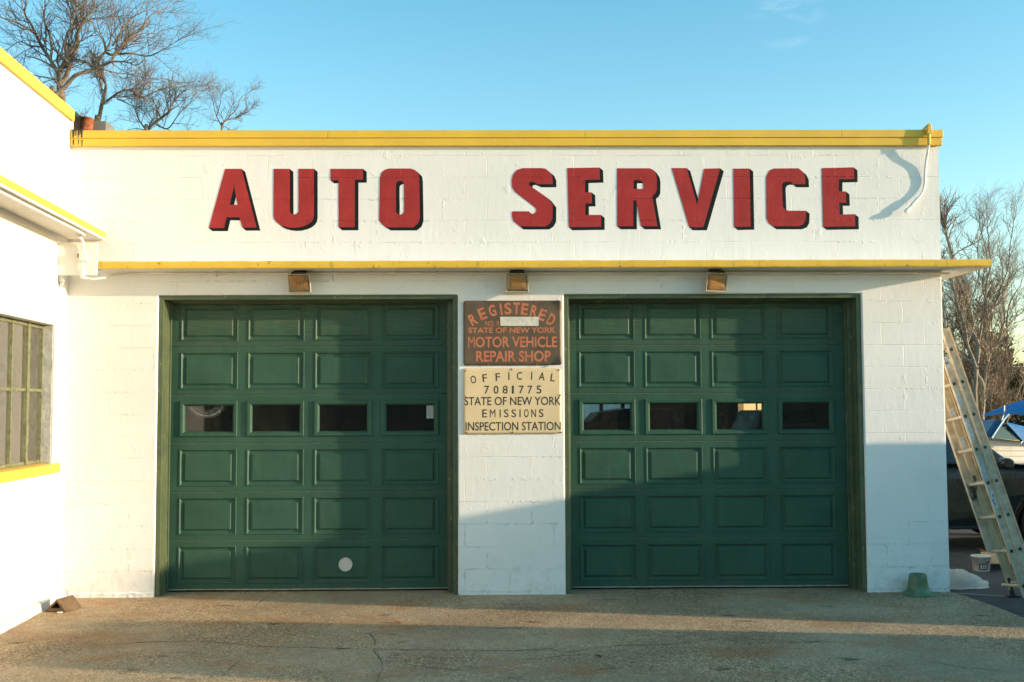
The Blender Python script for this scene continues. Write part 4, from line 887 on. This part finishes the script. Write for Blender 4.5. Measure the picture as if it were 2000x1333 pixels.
# ------------------------------------------------------------------ cars
def carpaint(name, col):
    m = M(name); m.base(col); m.set(Roughness=.35, Metallic=.0); m.p.inputs['Coat Weight'].default_value = .12; m.p.inputs['Specular IOR Level'].default_value = .3
    p = m.pos(); m.set(Roughness=m.ramp(m.noise(p, 4, 4, .6), [(.3, GREY(.22)), (.7, GREY(.38))])); return m.mat
M_LAMP = simple('lamp_lens', (.5,.5,.48), .15); M_TAIL = simple('tail_lens', (.3,.02,.02), .2); M_RIM = simple('wheel_alloy', (.32,.32,.33), .35, .1, 8, .8)
def make_car(label, paint, loc, rz, nose=2.35, van=False, cat='car', name='parked_car'):
    t = thing(name, label, cat, loc, None, rz)
    tail = -2.35; hw = .93; belt = 1.06
    roof = 1.72 if not van else 2.02
    def arch(cx, r=.40, z=.33, n=9): return [(cx + r*math.cos(a), z + r*math.sin(a)) for a in [math.pi - math.pi*i/n for i in range(n+1)]]
    prof = [(tail+.03,.40),(tail-.02,.62),(tail+.02,.86),(tail+.10,belt)] + [(-.5,belt+.015),(.98,belt+.005),(1.30,1.035),(1.75,.985),(2.08,.90),(2.24,.80),(nose,.62),(nose-.01,.42),(nose-.08,.27)]
    prof += [(1.42+.41,.27)] + arch(1.42)[::-1] + [(1.42-.41,.27),(-1.38+.41,.27)] + arch(-1.38)[::-1] + [(-1.38-.41,.27),(tail+.10,.30)]
    g = MB(); rings = []
    zc = .7
    for y, s_, dz in ((-hw+.0,.985,0),(-hw-.0,.985,0)): pass
    for y, ins in ((-hw*.90,.045),(-hw*.985,.012),(-hw,.0),(0,.0),(hw,.0),(hw*.985,.012),(hw*.90,.045)):
        rings.append([(x*(1-ins*.35), y*(1 - (.035 if z > .95 else 0) - (.02 if z < .35 else 0)), z - (ins*.9 if z > .9 else 0) + (ins*.3 if z < .3 else 0)) for x, z in prof])
    g.rings(rings, 0, True, True, True)
    # greenhouse
    if van: base = [(.15, belt-.01),(2.08,.93)]; top = [(.20,roof),(1.62,roof)]
    else: base = [(tail+.10, belt-.02),(1.02,belt-.02)]; top = [(-2.02,roof-.03),(-1.2,roof),(-.3,roof+.005),(.20,roof-.05)]
    gh = [base[0]] + top + [base[1]]
    yb, yt = hw*.93, hw*.74
    yy = lambda z: yb + (yt-yb)*max(0, (z-belt))/(roof-belt)
    g.rings([[(x, -yy(z), z) for x, z in gh], [(x, -yy(z)*.8, z + (.03 if z > 1.5 else 0)) for x, z in gh], [(x, yy(z)*.8, z + (.03 if z > 1.5 else 0)) for x, z in gh], [(x, yy(z), z) for x, z in gh]], 0, True, True, True)
    build('body', g, paint, t, local=True, bevel=.02)
    zt = roof - .14; zb = belt + .02
    x_f = lambda z: base[1][0] + (top[-1][0]-base[1][0])*(z-belt)/(roof-belt)
    for sgn in (-1, 1):
        wins = [(-1.95,-1.18),(-1.08,-.12),(-.04,None)] if not van else [(.75,None)]
        for a, b in wins:
            P = []
            zq = [(a+.0, zb), ((b if b is not None else x_f(zb)-.10), zb), ((b if b is not None else x_f(zt)-.14), zt), (a + (.22 if a < -1.5 else 0), zt)]
            g = MB(); g.hexa([(x, sgn*(yy(z)+.004), z) for x, z in zq] + [(x, sgn*(yy(z)-.012), z) for x, z in zq]); build('window', g, M_CARGLASS, t, local=True)
        for ga, gb, gz in ((-.012,.004,.36),(-1.124,-1.11,.45),(1.00,1.012,.80)): g = MB(); g.box(ga, gb, sgn*hw-.003, sgn*hw+.003, gz, belt-.07); build('door_gap', g, M_TAR, t, local=True)
        g = MB(); g.tube([(.13,sgn*(hw+.012),.92),(.15,sgn*(hw+.04),.925),(.33,sgn*(hw+.04),.93),(.35,sgn*(hw+.012),.93)], .014, 8); build('door_handle', g, M_CHROME, t, local=True) if van else None
        g = MB(); g.tube([(.10-.19,sgn*(hw+.006),.945),(.12-.19,sgn*(hw+.04),.945),(.30-.19,sgn*(hw+.04),.95),(.32-.19,sgn*(hw+.006),.95)], .014, 8)
        if not van: build('door_handle', g, M_CHROME, t, local=True)
        g = MB(); g.rings([[(.80+.085*math.cos(q)*k, sgn*(hw-.02+dy), 1.08+.065*math.sin(q)*k) for q in [2*math.pi*i/14 for i in range(14)]] for dy, k in ((0,.5),(.08,.75),(.12,1),(.26,1),(.29,.7))], 0, True, True, True); build('mirror', g, paint, t, local=True, smooth=False)
        g = MB(); g.rings([[(.80-.080+.004*k, sgn*(hw+.165)+.075*math.cos(q), 1.08+.05*math.sin(q)) for q in [2*math.pi*i/14 for i in range(14)]] for k in (0,1)], 0, True, True, True); build('mirror_glass', g, M_CHROME, t, local=True)
        g = MB(); g.hexa([(nose-.30,sgn*.86,.72),(nose-.05,sgn*.60,.70),(nose-.03,sgn*.60,.80),(nose-.26,sgn*.86,.84),(nose-.24,sgn*.885,.72),(nose-.015,sgn*.62,.70),(nose-.03,sgn*.62,.81),(nose-.22,sgn*.885,.84)]); build('headlight', g, M_LAMP, t, local=True)
        g = MB(); g.box(tail-.03, tail+.10, sgn*.80-.09, sgn*.80+.09, .78, 1.02); build('taillight', g, M_TAIL, t, local=True)
        for cx in (1.42, -1.38):
            wl = bpy.data.objects.new('wheel', None); COL.objects.link(wl); wl.parent = t; wl.location = (cx, sgn*(hw-.12), .335)
            ly = lambda x, y, z: (x, z*sgn, y)
            g = MB(); g.lathe([(.22,-.105),(.31,-.11),(.335,-.08),(.335,.08),(.31,.11),(.22,.105)], n=36, cap0=False, cap1=False, fn=ly); build('tyre', g, M_RUBBER, wl, local=True, smooth=True)
            g = MB(); g.lathe([(.225,.03),(.225,.095),(.21,.10),(.20,.07),(.07,.085),(.05,.10),(0,.10)], n=30, cap0=False, cap1=False, fn=ly)
            g.open = True
            for k in range(5):
                a = 2*math.pi*k/5; c_, s_ = math.cos(a), math.sin(a)
                g.hexa([(c_*.05 - s_*.03*e, sgn*yv, s_*.05 + c_*.03*e) if q == 0 else (c_*.205 - s_*.022*e, sgn*yv, s_*.205 + c_*.022*e) for yv in (.07, .098) for q, e in ((0,-1),(1,-1),(1,1),(0,1))])
            build('rim', g, M_RIM, wl, local=True)
    g = MB(); g.hexa([(x_f(zb)+.004,-.80,zb),(x_f(zb)+.004,.80,zb),(x_f(zt)+.004,.66,zt),(x_f(zt)+.004,-.66,zt),(x_f(zb)-.02,-.80,zb),(x_f(zb)-.02,.80,zb),(x_f(zt)-.02,.66,zt),(x_f(zt)-.02,-.66,zt)]); build('windscreen', g, M_CARGLASS, t, local=True)
    g = MB(); g.box(nose-.045, nose+.012, -.42, .42, .50, .62); build('grille', g, M_DARK, t, local=True)
    return t
make_car('dark grey car parked behind the ladder, nose to the right', carpaint('dark_grey_paint', (.012,.018,.017)), (9.25, 4.15, -.08), 0)
make_car('dark car standing inside the right garage bay, seen through the first pane', carpaint('black_paint', (.012,.012,.014)), (5.37, 4.4, -.004), math.pi).scale = (.70, .97, .955)
t = thing('steel_shelf', 'pale steel shelf edge just inside the right door, seen at its fourth pane', 'shelf', (6.68, .55, -.004))
g = MB(); g.box(6.66,6.70,.50,.54,-.004,1.9); g.box(6.66,6.70,.86,.90,-.004,1.9); build('upright', g, M_WHITE, t)
g = MB()
for z in (.4,.95,1.5): g.box(6.67,7.5,.50,.90,z,z+.03)
build('shelf', g, M_INT, t)
# ------------------------------------------------------------------ boat on its trailer
bt = thing('motor_boat', 'white lapped motor boat with blue canvas on a trailer behind the dark car', 'boat', (14.6, 9.6, -.08))
M_HULL = simple('white_gelcoat', (.84,.81,.75), .3, .05, 3); M_TEAL = simple('teal_antifouling', (.06,.22,.27), .5, .15, 5); M_BLUE = simple('blue_canvas', (.008,.155,.42), .75, .2, 5, 0, .004, 30); M_BLUED = simple('dark_blue_canvas', (.008,.075,.17), .8, .2, 5, 0, .004, 30)
ST = []   # stations along x: bow at the left
def hull(u):   # u 0 bow .. 1 stern -> half-beam at sheer, chine, keel heights
    b = 1.05*(1-(1-min(1, u*1.7))**2.2); zs = 1.20 - .12*u; return b, zs
XB, LEN, YC = 10.9, 6.4, 9.75
g = MB(); g2 = MB(); rw = []; rt = []
for k in range(25):
    u = k/24; b, zs = hull(u); x = XB + LEN*u; b = max(b, .02); zk = .34 + .30*(1-u)**4
    zl = [zs]; pts = []
    n = 5
    for i in range(n+1):
        f_ = i/n; z = zs - (zs-.66)*f_; yb = b*(1-.13*f_)
        pts.append((x, yb, z))
        if i < n: pts.append((x, yb - .012, z - (zs-.66)/n*.62)); pts.append((x, yb - .034, z - (zs-.66)/n*.985)); 
    full = [(p[0], YC-p[1], p[2]) for p in pts] 
    other = [(p[0], YC+p[1], p[2]) for p in reversed(pts)]
    rw.append(other + full); 
    cb = b*.865
    rt.append([(x, YC+cb, .665), (x, YC+cb*.86, .56), (x, YC, zk), (x, YC-cb*.86, .56), (x, YC-cb, .665)])
g.rings(rw, 0, False); g.open = True
ends = rw[-1]; g.face(ends)
build('hull', g, M_HULL, bt)
g2.rings(rt, 0, False); g2.open = True; g2.face(rt[-1]); build('hull_bottom', g2, M_TEAL, bt)
g = MB(); g.open = True
dk = [[(XB+LEN*u, YC-hull(u)[0]*.99, hull(u)[1]-.005), (XB+LEN*u, YC, hull(u)[1]+.08*(1-u)), (XB+LEN*u, YC+hull(u)[0]*.99, hull(u)[1]-.005)] for u in [i/20*.45 for i in range(21)]]
g.rings(dk, 0, False); build('foredeck', g, M_HULL, bt)
g = MB()
for sg_ in (-1, 1): g.tube([(XB+LEN*u, YC+sg_*(hull(u)[0]+.01), hull(u)[1]) for u in [i/24 for i in range(25)]], .022, 8)
build('rub_rail', g, M_HULL, bt)
# windscreen: side pane, front panes in pale frames
YN = YC-.98
M_BGLASS = glass('boat_glass', .35, (.35,.42,.42), (.18,.24,.24))
g = MB(); g.hexa([(12.42,YN,1.13),(13.10,YN-.02,1.05),(13.12,YN-.02,1.07),(12.74,YN+.06,1.42),(12.42,YN+.01,1.13),(13.10,YN-.01,1.05),(13.12,YN-.01,1.07),(12.74,YN+.07,1.42)]); build('side_screen', g, M_BGLASS, bt)
g = MB(); g.hexa([(12.82,YN+.5,1.36),(13.12,YN+.5,1.12),(13.26,YN+.5,1.12),(13.16,YN+.5,1.40),(12.82,YN+.51,1.36),(13.12,YN+.51,1.12),(13.26,YN+.51,1.12),(13.16,YN+.51,1.40)]); build('far_screen', g, M_BGLASS, bt)
g = MB(); g.tube([(12.40,YN-.01,1.12),(12.75,YN+.05,1.44),(12.86,YN+.05,1.53)], .022, 8); g.tube([(13.02,YN-.03,1.02),(13.35,YN+.02,1.27),(13.7,YN+.03,1.55)], .022, 8)
g.tube([(12.84,YN+.5,1.42),(13.14,YN+.5,1.41),(13.24,YN+.5,1.27)], .012, 6); g.tube([(13.14,YN+.5,1.41),(13.22,YN+.5,1.55),(13.22,YN+.5,1.68)], .010, 6)
build('canopy_frame', g, M_CHROME, bt)
g = MB(); g.hexa([(12.16,YN+.12,1.15),(12.44,YN+.02,1.14),(12.74,YN+.07,1.43),(12.22,YN+.25,1.40),(12.16,YC+.7,1.15),(12.5,YC+.8,1.14),(12.74,YC+.7,1.43),(12.22,YC+.6,1.40)]); build('bow_cover', g, M_BLUED, bt)
g = MB(); g.hexa([(12.76,YN-.02,1.36),(13.06,YN-.045,1.07),(13.6,YN-.045,.98),(13.6,YN-.045,1.20),(12.79,YN+.02,1.39),(13.07,YN+.02,1.12),(13.6,YN+.02,1.03),(13.6,YN+.02,1.24)])
build('side_curtain', g, M_BLUE, bt)
g = MB(); rows = []
for k in range(13):
    u = k/12; x = 13.32 + 2.3*u; z = 1.53 + .34*math.sin(min(1, u*1.25)*math.pi*.5)
    rows.append([(x, YC - .45 + .55*v, z + .07*(1-v*v) + .012*noise.noise(Vector((u*6, v*3, 0)))) for v in [i/6-1 for i in range(13)]] + [(x, YC - .45 + .55*v, z - .055 + .05*(1-v*v)) for v in [1-i/6 for i in range(13)]])
g.rings(rows, 0, True, True, True); build('bimini_top', g, M_BLUE, bt)
tr = thing('boat_trailer', 'dark boat trailer under the white motor boat', 'trailer', (14.6, 9.75, -.08))
g = MB()
for sg_ in (-1, 1): g.box(12.0, 17.2, YC+sg_*.55-.04, YC+sg_*.55+.04, .30, .40)
for x in (12.2, 14.0, 15.8): g.box(x, x+.08, YC-.59, YC+.59, .22, .295)
g.box(11.0, 12.02, YC-.04, YC+.04, .28, .38); build('frame', g, M_DARK, tr)
for sg_ in (-1, 1):
    g = MB(); g.box(13.2, 16.8, YC+sg_*.45-.05, YC+sg_*.45+.05, .401, .53); build('bunk', g, M_DARK, tr)
    wl = bpy.data.objects.new('wheel', None); COL.objects.link(wl); wl.parent = tr; wl.location = Vector((15.2, YC+sg_*.95, .22)) - tr.location
    g = MB(); g.lathe([(.18,-.09),(.29,-.09),(.30,-.06),(.30,.06),(.29,.09),(.18,.09)], n=28, cap0=False, cap1=False, fn=lambda x, y, z: (x, z, y)); build('tyre', g, M_RUBBER, wl, local=True, smooth=True)
    g = MB(); g.lathe([(.185,-.05),(.185,.08),(.1,.06),(0,.07)], n=24, cap0=False, cap1=False, fn=lambda x, y, z: (x, z*sg_*-1*-1, y)); g.open = True; build('rim', g, M_RIM, wl, local=True)
g = MB(); g.tube([(11.2,YC,.28),(11.2,YC,-.07)], .03, 8); build('jockey_leg', g, M_DARK, tr)
PV = Vector((12.8, 8.8, 0)); RZ = Matrix.Rotation(R(20), 3, 'Z')
for e_ in (bt, tr): e_.location = PV + RZ @ (e_.location - PV); e_.rotation_euler = (0, 0, R(20))
# ------------------------------------------------------------------ bare trees
def bark(name, a, b):
    m = M(name); p = m.pos(); f = m.noise(m.mapv(p, (0,0,0), (1,1,.3)), 16, 5, .7)
    m.base(m.ramp(f, [(.3, a), (.7, b)])); m.set(Roughness=.9); m.bump(f, .03); return m.mat
M_BARK = bark('grey_brown_bark', (.15,.115,.08), (.30,.235,.165)); M_BARKP = bark('pale_bark', (.17,.145,.11), (.36,.31,.24)); M_TWIG = bark('twig_bark', (.14,.105,.08), (.24,.185,.145)); M_TWIGP = bark('pale_twig_bark', (.20,.15,.105), (.36,.28,.20))
def bare_tree(label, limbs, y0, seed, barkm, twigm, density=1.0, tw=1.0, ground_z=-.08, upb=.25, drift=.8, maxlen=1.7, lev=3, rk=.48):
    rnd = random.Random(seed); T = MB(); Cn = MB(); T.open = Cn.open = True
    done = []; rootx = limbs[0][1][0][0]
    t = thing('bare_tree', label, 'tree', (rootx, y0, ground_z), 'bare trees behind the garage')
    def twig(p, d, L, r, level):
        n = 4 if level < lev else 3; pts = [p.copy()]; dd = d.copy(); q = p.copy()
        for i in range(n):
            dd = (dd + Vector((rnd.gauss(0,.16), rnd.gauss(0,.16), rnd.gauss(.03,.15)))).normalized(); q = q + dd*(L/n); pts.append(q.copy())
        Cn.tube(pts, [r*(1-.7*i/n) for i in range(n+1)], 4 if level == 1 else 3, 0, False)
        if level >= lev: return
        k = max(2, int((5.2 if level == 1 else 4.2)*density*min(1.3, .5+L)))
        for i in range(k):
            f_ = .18 + .8*(i+rnd.random()*.8)/k; j = min(n-1, int(f_*n)); b = pts[j].lerp(pts[j+1], f_*n-j if f_*n-j < 1 else 1)
            tan = (pts[j+1]-pts[j]).normalized(); side = Vector((rnd.gauss(0,1), rnd.gauss(0,1), rnd.gauss(0,1))); side = (side - tan*side.dot(tan)).normalized()
            a = rnd.uniform(.5, 1.05); nd = (tan*math.cos(a) + side*math.sin(a) + Vector((0,0,upb*.5))).normalized()
            twig(b, nd, L*rnd.uniform(.38, .66), r*.55, level+1)
    for li, (r0, pl) in enumerate(limbs):
        r0 = r0*rk
        ys = y0; 
        best = None
        for (pv, _r) in done:
            d = math.hypot(pv.x-pl[0][0], pv.z-pl[0][1])
            if d < .45 and (best is None or d < best[0]): best = (d, pv)
        if best: ys = best[1].y
        dr = rnd.uniform(-drift, drift) if li else 0
        L = len(pl); ctl = []
        for i, (x, z) in enumerate(pl): ctl.append(Vector((x, ys + dr*(i/(L-1))**1.2 + (rnd.uniform(-.1,.1) if i else 0), z)))
        if li == 0: ctl = [Vector((ctl[0].x + .1, ctl[0].y, ground_z-.1)), Vector((ctl[0].x + .03, ctl[0].y, (ctl[0].z+ground_z)/2))] + ctl
        sp = spline(ctl, 6); N = len(sp)
        if li == 0: rads = [r0*1.35 - r0*.75*(i/(N-1)) for i in range(N)]
        else: rads = [r0*(1 - .72*i/(N-1)) for i in range(N)]
        for i in range(1, N): sp[i] = sp[i] + Vector((noise.noise(sp[i]*1.3), noise.noise(sp[i]*1.3 + Vector((9,0,0))), 0))*.05
        T.tube(sp, rads, 7, 0, True)
        done += [(q, r) for q, r in zip(sp, rads)]
        # side shoots
        acc = 0; nxt = .2
        for i in range(1, N):
            seg = (sp[i]-sp[i-1]).length; acc += seg
            if sp[i].z < (3.2 if y0 < 20 else 1.2): continue
            while acc > nxt:
                acc -= nxt
                if rads[i] > .045 and rnd.random() < .65: continue
                nxt = rnd.uniform(.20, .50)/density
                tan = (sp[i]-sp[i-1]).normalized(); side = Vector((rnd.gauss(0,1), rnd.gauss(0,1)*.9, rnd.gauss(0,1))); side = (side - tan*side.dot(tan)).normalized()
                a = rnd.uniform(.55, 1.15); nd = (tan*math.cos(a) + side*math.sin(a) + Vector((0,0,upb))).normalized()
                b = sp[i-1].lerp(sp[i], rnd.random()); pos = i/N
                twig(b, nd, rnd.uniform(.55, maxlen)*(1-.35*pos), max(.007*tw, min(rads[i]*.6, .02*tw)), 1)
        tan = (sp[-1]-sp[-2]).normalized()
        for k in range(3): twig(sp[-1], (tan + Vector((rnd.gauss(0,.35), rnd.gauss(0,.35), rnd.gauss(0.1,.3)))).normalized(), rnd.uniform(.6, 1.2)*min(1, maxlen/1.5), max(.007, rads[-1]*.8), 1)
    build('trunk', T, barkm, t, smooth=True); build('crown', Cn, twigm, t)
    return t
LAB = {'A': 'tall bare tree with forked trunk, nearest the wing roof edge', 'B': 'bare tree with straight grey trunk left of the forked one', 'C': 'bare tree with long trunk leaning right behind the corner', 'D': 'slender bare tree rising behind the grey roof block', 'E': 'low bushy bare tree right of the grey roof block', 'F': 'thin bare saplings farthest right over the yellow fascia'}
for i, (k, y_, dn, tw, ml) in enumerate((('A',18,1.3,.9,1.8),('B',18.9,1.2,.9,1.7),('C',17.2,1.3,.9,1.6),('D',18.4,1.5,.9,1.2),('E',18.2,1.6,.8,1.05),('F',18.0,1.5,.6,.65))):
    bare_tree(LAB[k], LEFT_TREES[k], y_, 100+i, M_BARK, M_TWIG, dn, tw, maxlen=ml)
LABR = {'G': 'pale multi stemmed bare tree, left trunk of the pair behind the boat', 'H': 'bare tree with trunk forking right above the boat canvas', 'K': 'bare tree with thin stems closest to the garage corner, behind the ladder'}
for i, (k, y_, dn, ml) in enumerate((('G',22,1.35,1.5),('H',22.4,1.35,1.5),('K',21.4,1.35,1.3))):
    bare_tree(LABR[k], RIGHT_TREES[k], y_, 200+i, M_BARKP, M_TWIGP, dn, 1.0, maxlen=ml, upb=.5, drift=.9, rk=.52)
def shrub(label, x, y, h, n, seed):
    rn = random.Random(seed); lims = []
    for i in range(n):
        x1 = x + rn.uniform(-1, 1)*h*.42; z1 = h*rn.uniform(.65, 1.0); xm = x + (x1-x)*.45 + rn.uniform(-.15,.15)
        lims.append((rn.uniform(.05, .085), [(x + rn.uniform(-.1,.1)*(i > 0), .05), (xm, z1*.5), (x1, z1), (x1 + rn.uniform(-.4,.4), z1*1.18)]))
    bare_tree(label, lims, y, seed, M_BARKP, M_TWIGP, 1.3, 1.0, maxlen=1.3, upb=.35, drift=1.0, rk=.6)
shrub('many stemmed bare shrub at the right edge, above the boat canvas', 19.4, 23.4, 4.6, 8, 301)
shrub('bare tangled shrub between the pale trunks and the right edge', 18.3, 24.2, 4.0, 7, 302)
shrub('low bare shrub just right of the garage corner, behind the ladder', 16.3, 23.0, 4.4, 7, 303)
# ------------------------------------------------------------------ evergreen bushes behind the boat
def leafm(name, a, b):
    m = M(name); p = m.pos(); m.base(m.ramp(m.noise(p, 3.5, 4, .7), [(.3, a), (.7, b)])); m.set(Roughness=.7); m.p.inputs['Specular IOR Level'].default_value = .2; return m.mat
M_LEAFG = leafm('dark_evergreen_leaf', (.035,.034,.014), (.10,.088,.042)); M_LEAFB = leafm('brown_undergrowth', (.06,.045,.025), (.13,.10,.055))
def bush(label, c, r, n, seed, mat_, name='evergreen_bush', cat='bush'):
    rnd = random.Random(seed); t = thing(name, label, cat, (c[0], c[1], -.08), 'bushes behind the boat')
    g = MB(); g.open = True; cl_ = []
    for i in range(26):
        d = Vector((rnd.gauss(0,1), rnd.gauss(0,1), rnd.gauss(0,1))).normalized()*rnd.uniform(.35, .95)
        cl_.append((Vector((c[0]+d.x*r[0], c[1]+d.y*r[1], c[2]+d.z*r[2])), rnd.uniform(.3, .6)))
    for i in range(n):
        cc, rr = rnd.choice(cl_); d = Vector((rnd.gauss(0,1), rnd.gauss(0,1), rnd.gauss(0,1))).normalized()*rr*rnd.uniform(.5, 1.05)
        p = cc + d
        if p.z < -.05: continue
        a = Vector((rnd.gauss(0,1), rnd.gauss(0,1), rnd.gauss(0,1))).normalized(); b = a.cross(Vector((rnd.gauss(0,1), rnd.gauss(0,1), rnd.gauss(0,1)))).normalized(); s_ = rnd.uniform(.03, .085)
        g.face([p-a*s_, p+b*s_*.5, p+a*s_, p-b*s_*.5])
    build('foliage', g, mat_, t)
    g = MB()
    for i in range(9): d = Vector((rnd.uniform(-1,1)*r[0]*.7, rnd.uniform(-1,1)*r[1]*.6, c[2]+rnd.uniform(-.2,.8)*r[2])); g.tube(spline([(c[0]+d.x*.15, c[1]+d.y*.15, -.1), (c[0]+d.x*.5, c[1]+d.y*.5, d.z*.5), (c[0]+d.x, c[1]+d.y, d.z)], 4), .03, 5)
    build('stem', g, M_TWIG, t)
bush('tall dark evergreen bush behind the boat canvas at the right edge', (20.3, 26, 1.9), (1.5, 1.2, 2.0), 13000, 1, M_LEAFG)
bush('dark evergreen bush between the pale trunks and the right edge', (18.6, 27, 1.5), (1.4, 1.0, 1.7), 11000, 2, M_LEAFG)
bush('brown tangled bush just behind the paired pale trunks', (17.3, 24.6, 1.2), (1.3, .9, 1.5), 8000, 3, M_LEAFB)
bush('brown scrub nearest the garage corner behind the ladder', (15.7, 25.5, 1.1), (1.4, .9, 1.5), 8000, 4, M_LEAFB)
rnd = random.Random(77); g = MB(); g.open = True
for i in range(26000):
    u = rnd.random(); x = -40 + 110*u; h = 3.2 + 1.6*noise.noise(Vector((x*.22, 0, 0))) + .8*noise.noise(Vector((x*.9, 3, 0)))
    p = Vector((x, 36 + rnd.gauss(0, 1.2), rnd.random()**.8*h)); a = Vector((rnd.gauss(0,1), rnd.gauss(0,1), rnd.gauss(0,1))).normalized(); b = a.cross(Vector((rnd.gauss(0,1), rnd.gauss(0,1), rnd.gauss(0,1)))).normalized(); s_ = rnd.uniform(.12, .32)
    g.face([p-a*s_, p+b*s_*.6, p+a*s_, p-b*s_*.6])
tag(build('far_thicket', g, M_LEAFB, None, (0, 36, 0)), 'brown winter thicket along the back of the lot', 'thicket', kind='stuff')
# ------------------------------------------------------------------ unseen things added out of frame to cast shade and darken reflections
sh = thing('caster_shed', 'narrow pale shed added right of the forecourt as a shade caster', 'shed', (13.2, -1.85, -.08))  # unseen box sized to throw the slanted shade on the wall
SX0, SX1, SY0, SY1, SZ = 12.4, 15.2, -2.58, -1.10, 2.22
g = MB(); g.box(SX0, SX1, SY0, SY1, -.08, SZ-.06); build('wall', g, simple('shed_siding', (.5,.48,.42), .7, .1, 5), sh)
g = MB(); g.box(SX0-.0, SX1+.05, SY0-.0, SY1+.0, SZ-.058, SZ); build('roof', g, M_ROOF, sh)
g = MB(); g.box(SX0-.025, SX0-.001, SY0+.3, SY1-.3, -.07, 1.95); build('door', g, M_DOOR, sh)
make_car('white cab truck with low bed, nose toward the garage, added to shade the forecourt', carpaint('white_van_paint', (.6,.6,.58)), (12.6, -5.25, -.08), math.pi/2, van=True, cat='truck', name='caster_truck')  # unseen truck, cab and bed shaped for the ground shade they cast
make_car('grey car facing away beyond the shed, added to shade the ladder and dark car', carpaint('silver_paint', (.28,.29,.30)), (14.3, 1.35, -.08), math.pi/2)  # unseen car added to keep sun off the ladder foot and dark car
ob = thing('added_brick_shop', 'long low brick shop added behind the viewer to darken reflections in the panes', 'shop', (4, -44, -.08))  # unseen, added so the door panes mirror something dark
M_BRICK = simple('red_brick', (.24,.11,.075), .9, .25, 3)
g = MB(); g.box(-26, 34, -52, -44, -.08, 5.2); build('wall', g, M_BRICK, ob)
g = MB(); g.box(-26.2, 34.2, -52.2, -43.8, 5.201, 5.6); build('parapet', g, M_WHITE, ob)
for k in range(9):
    g = MB(); x = -23 + 6.3*k; g.box(x, x+3.6, -43.999, -43.93, .9, 3.2); build('window', g, M_DARK, ob)
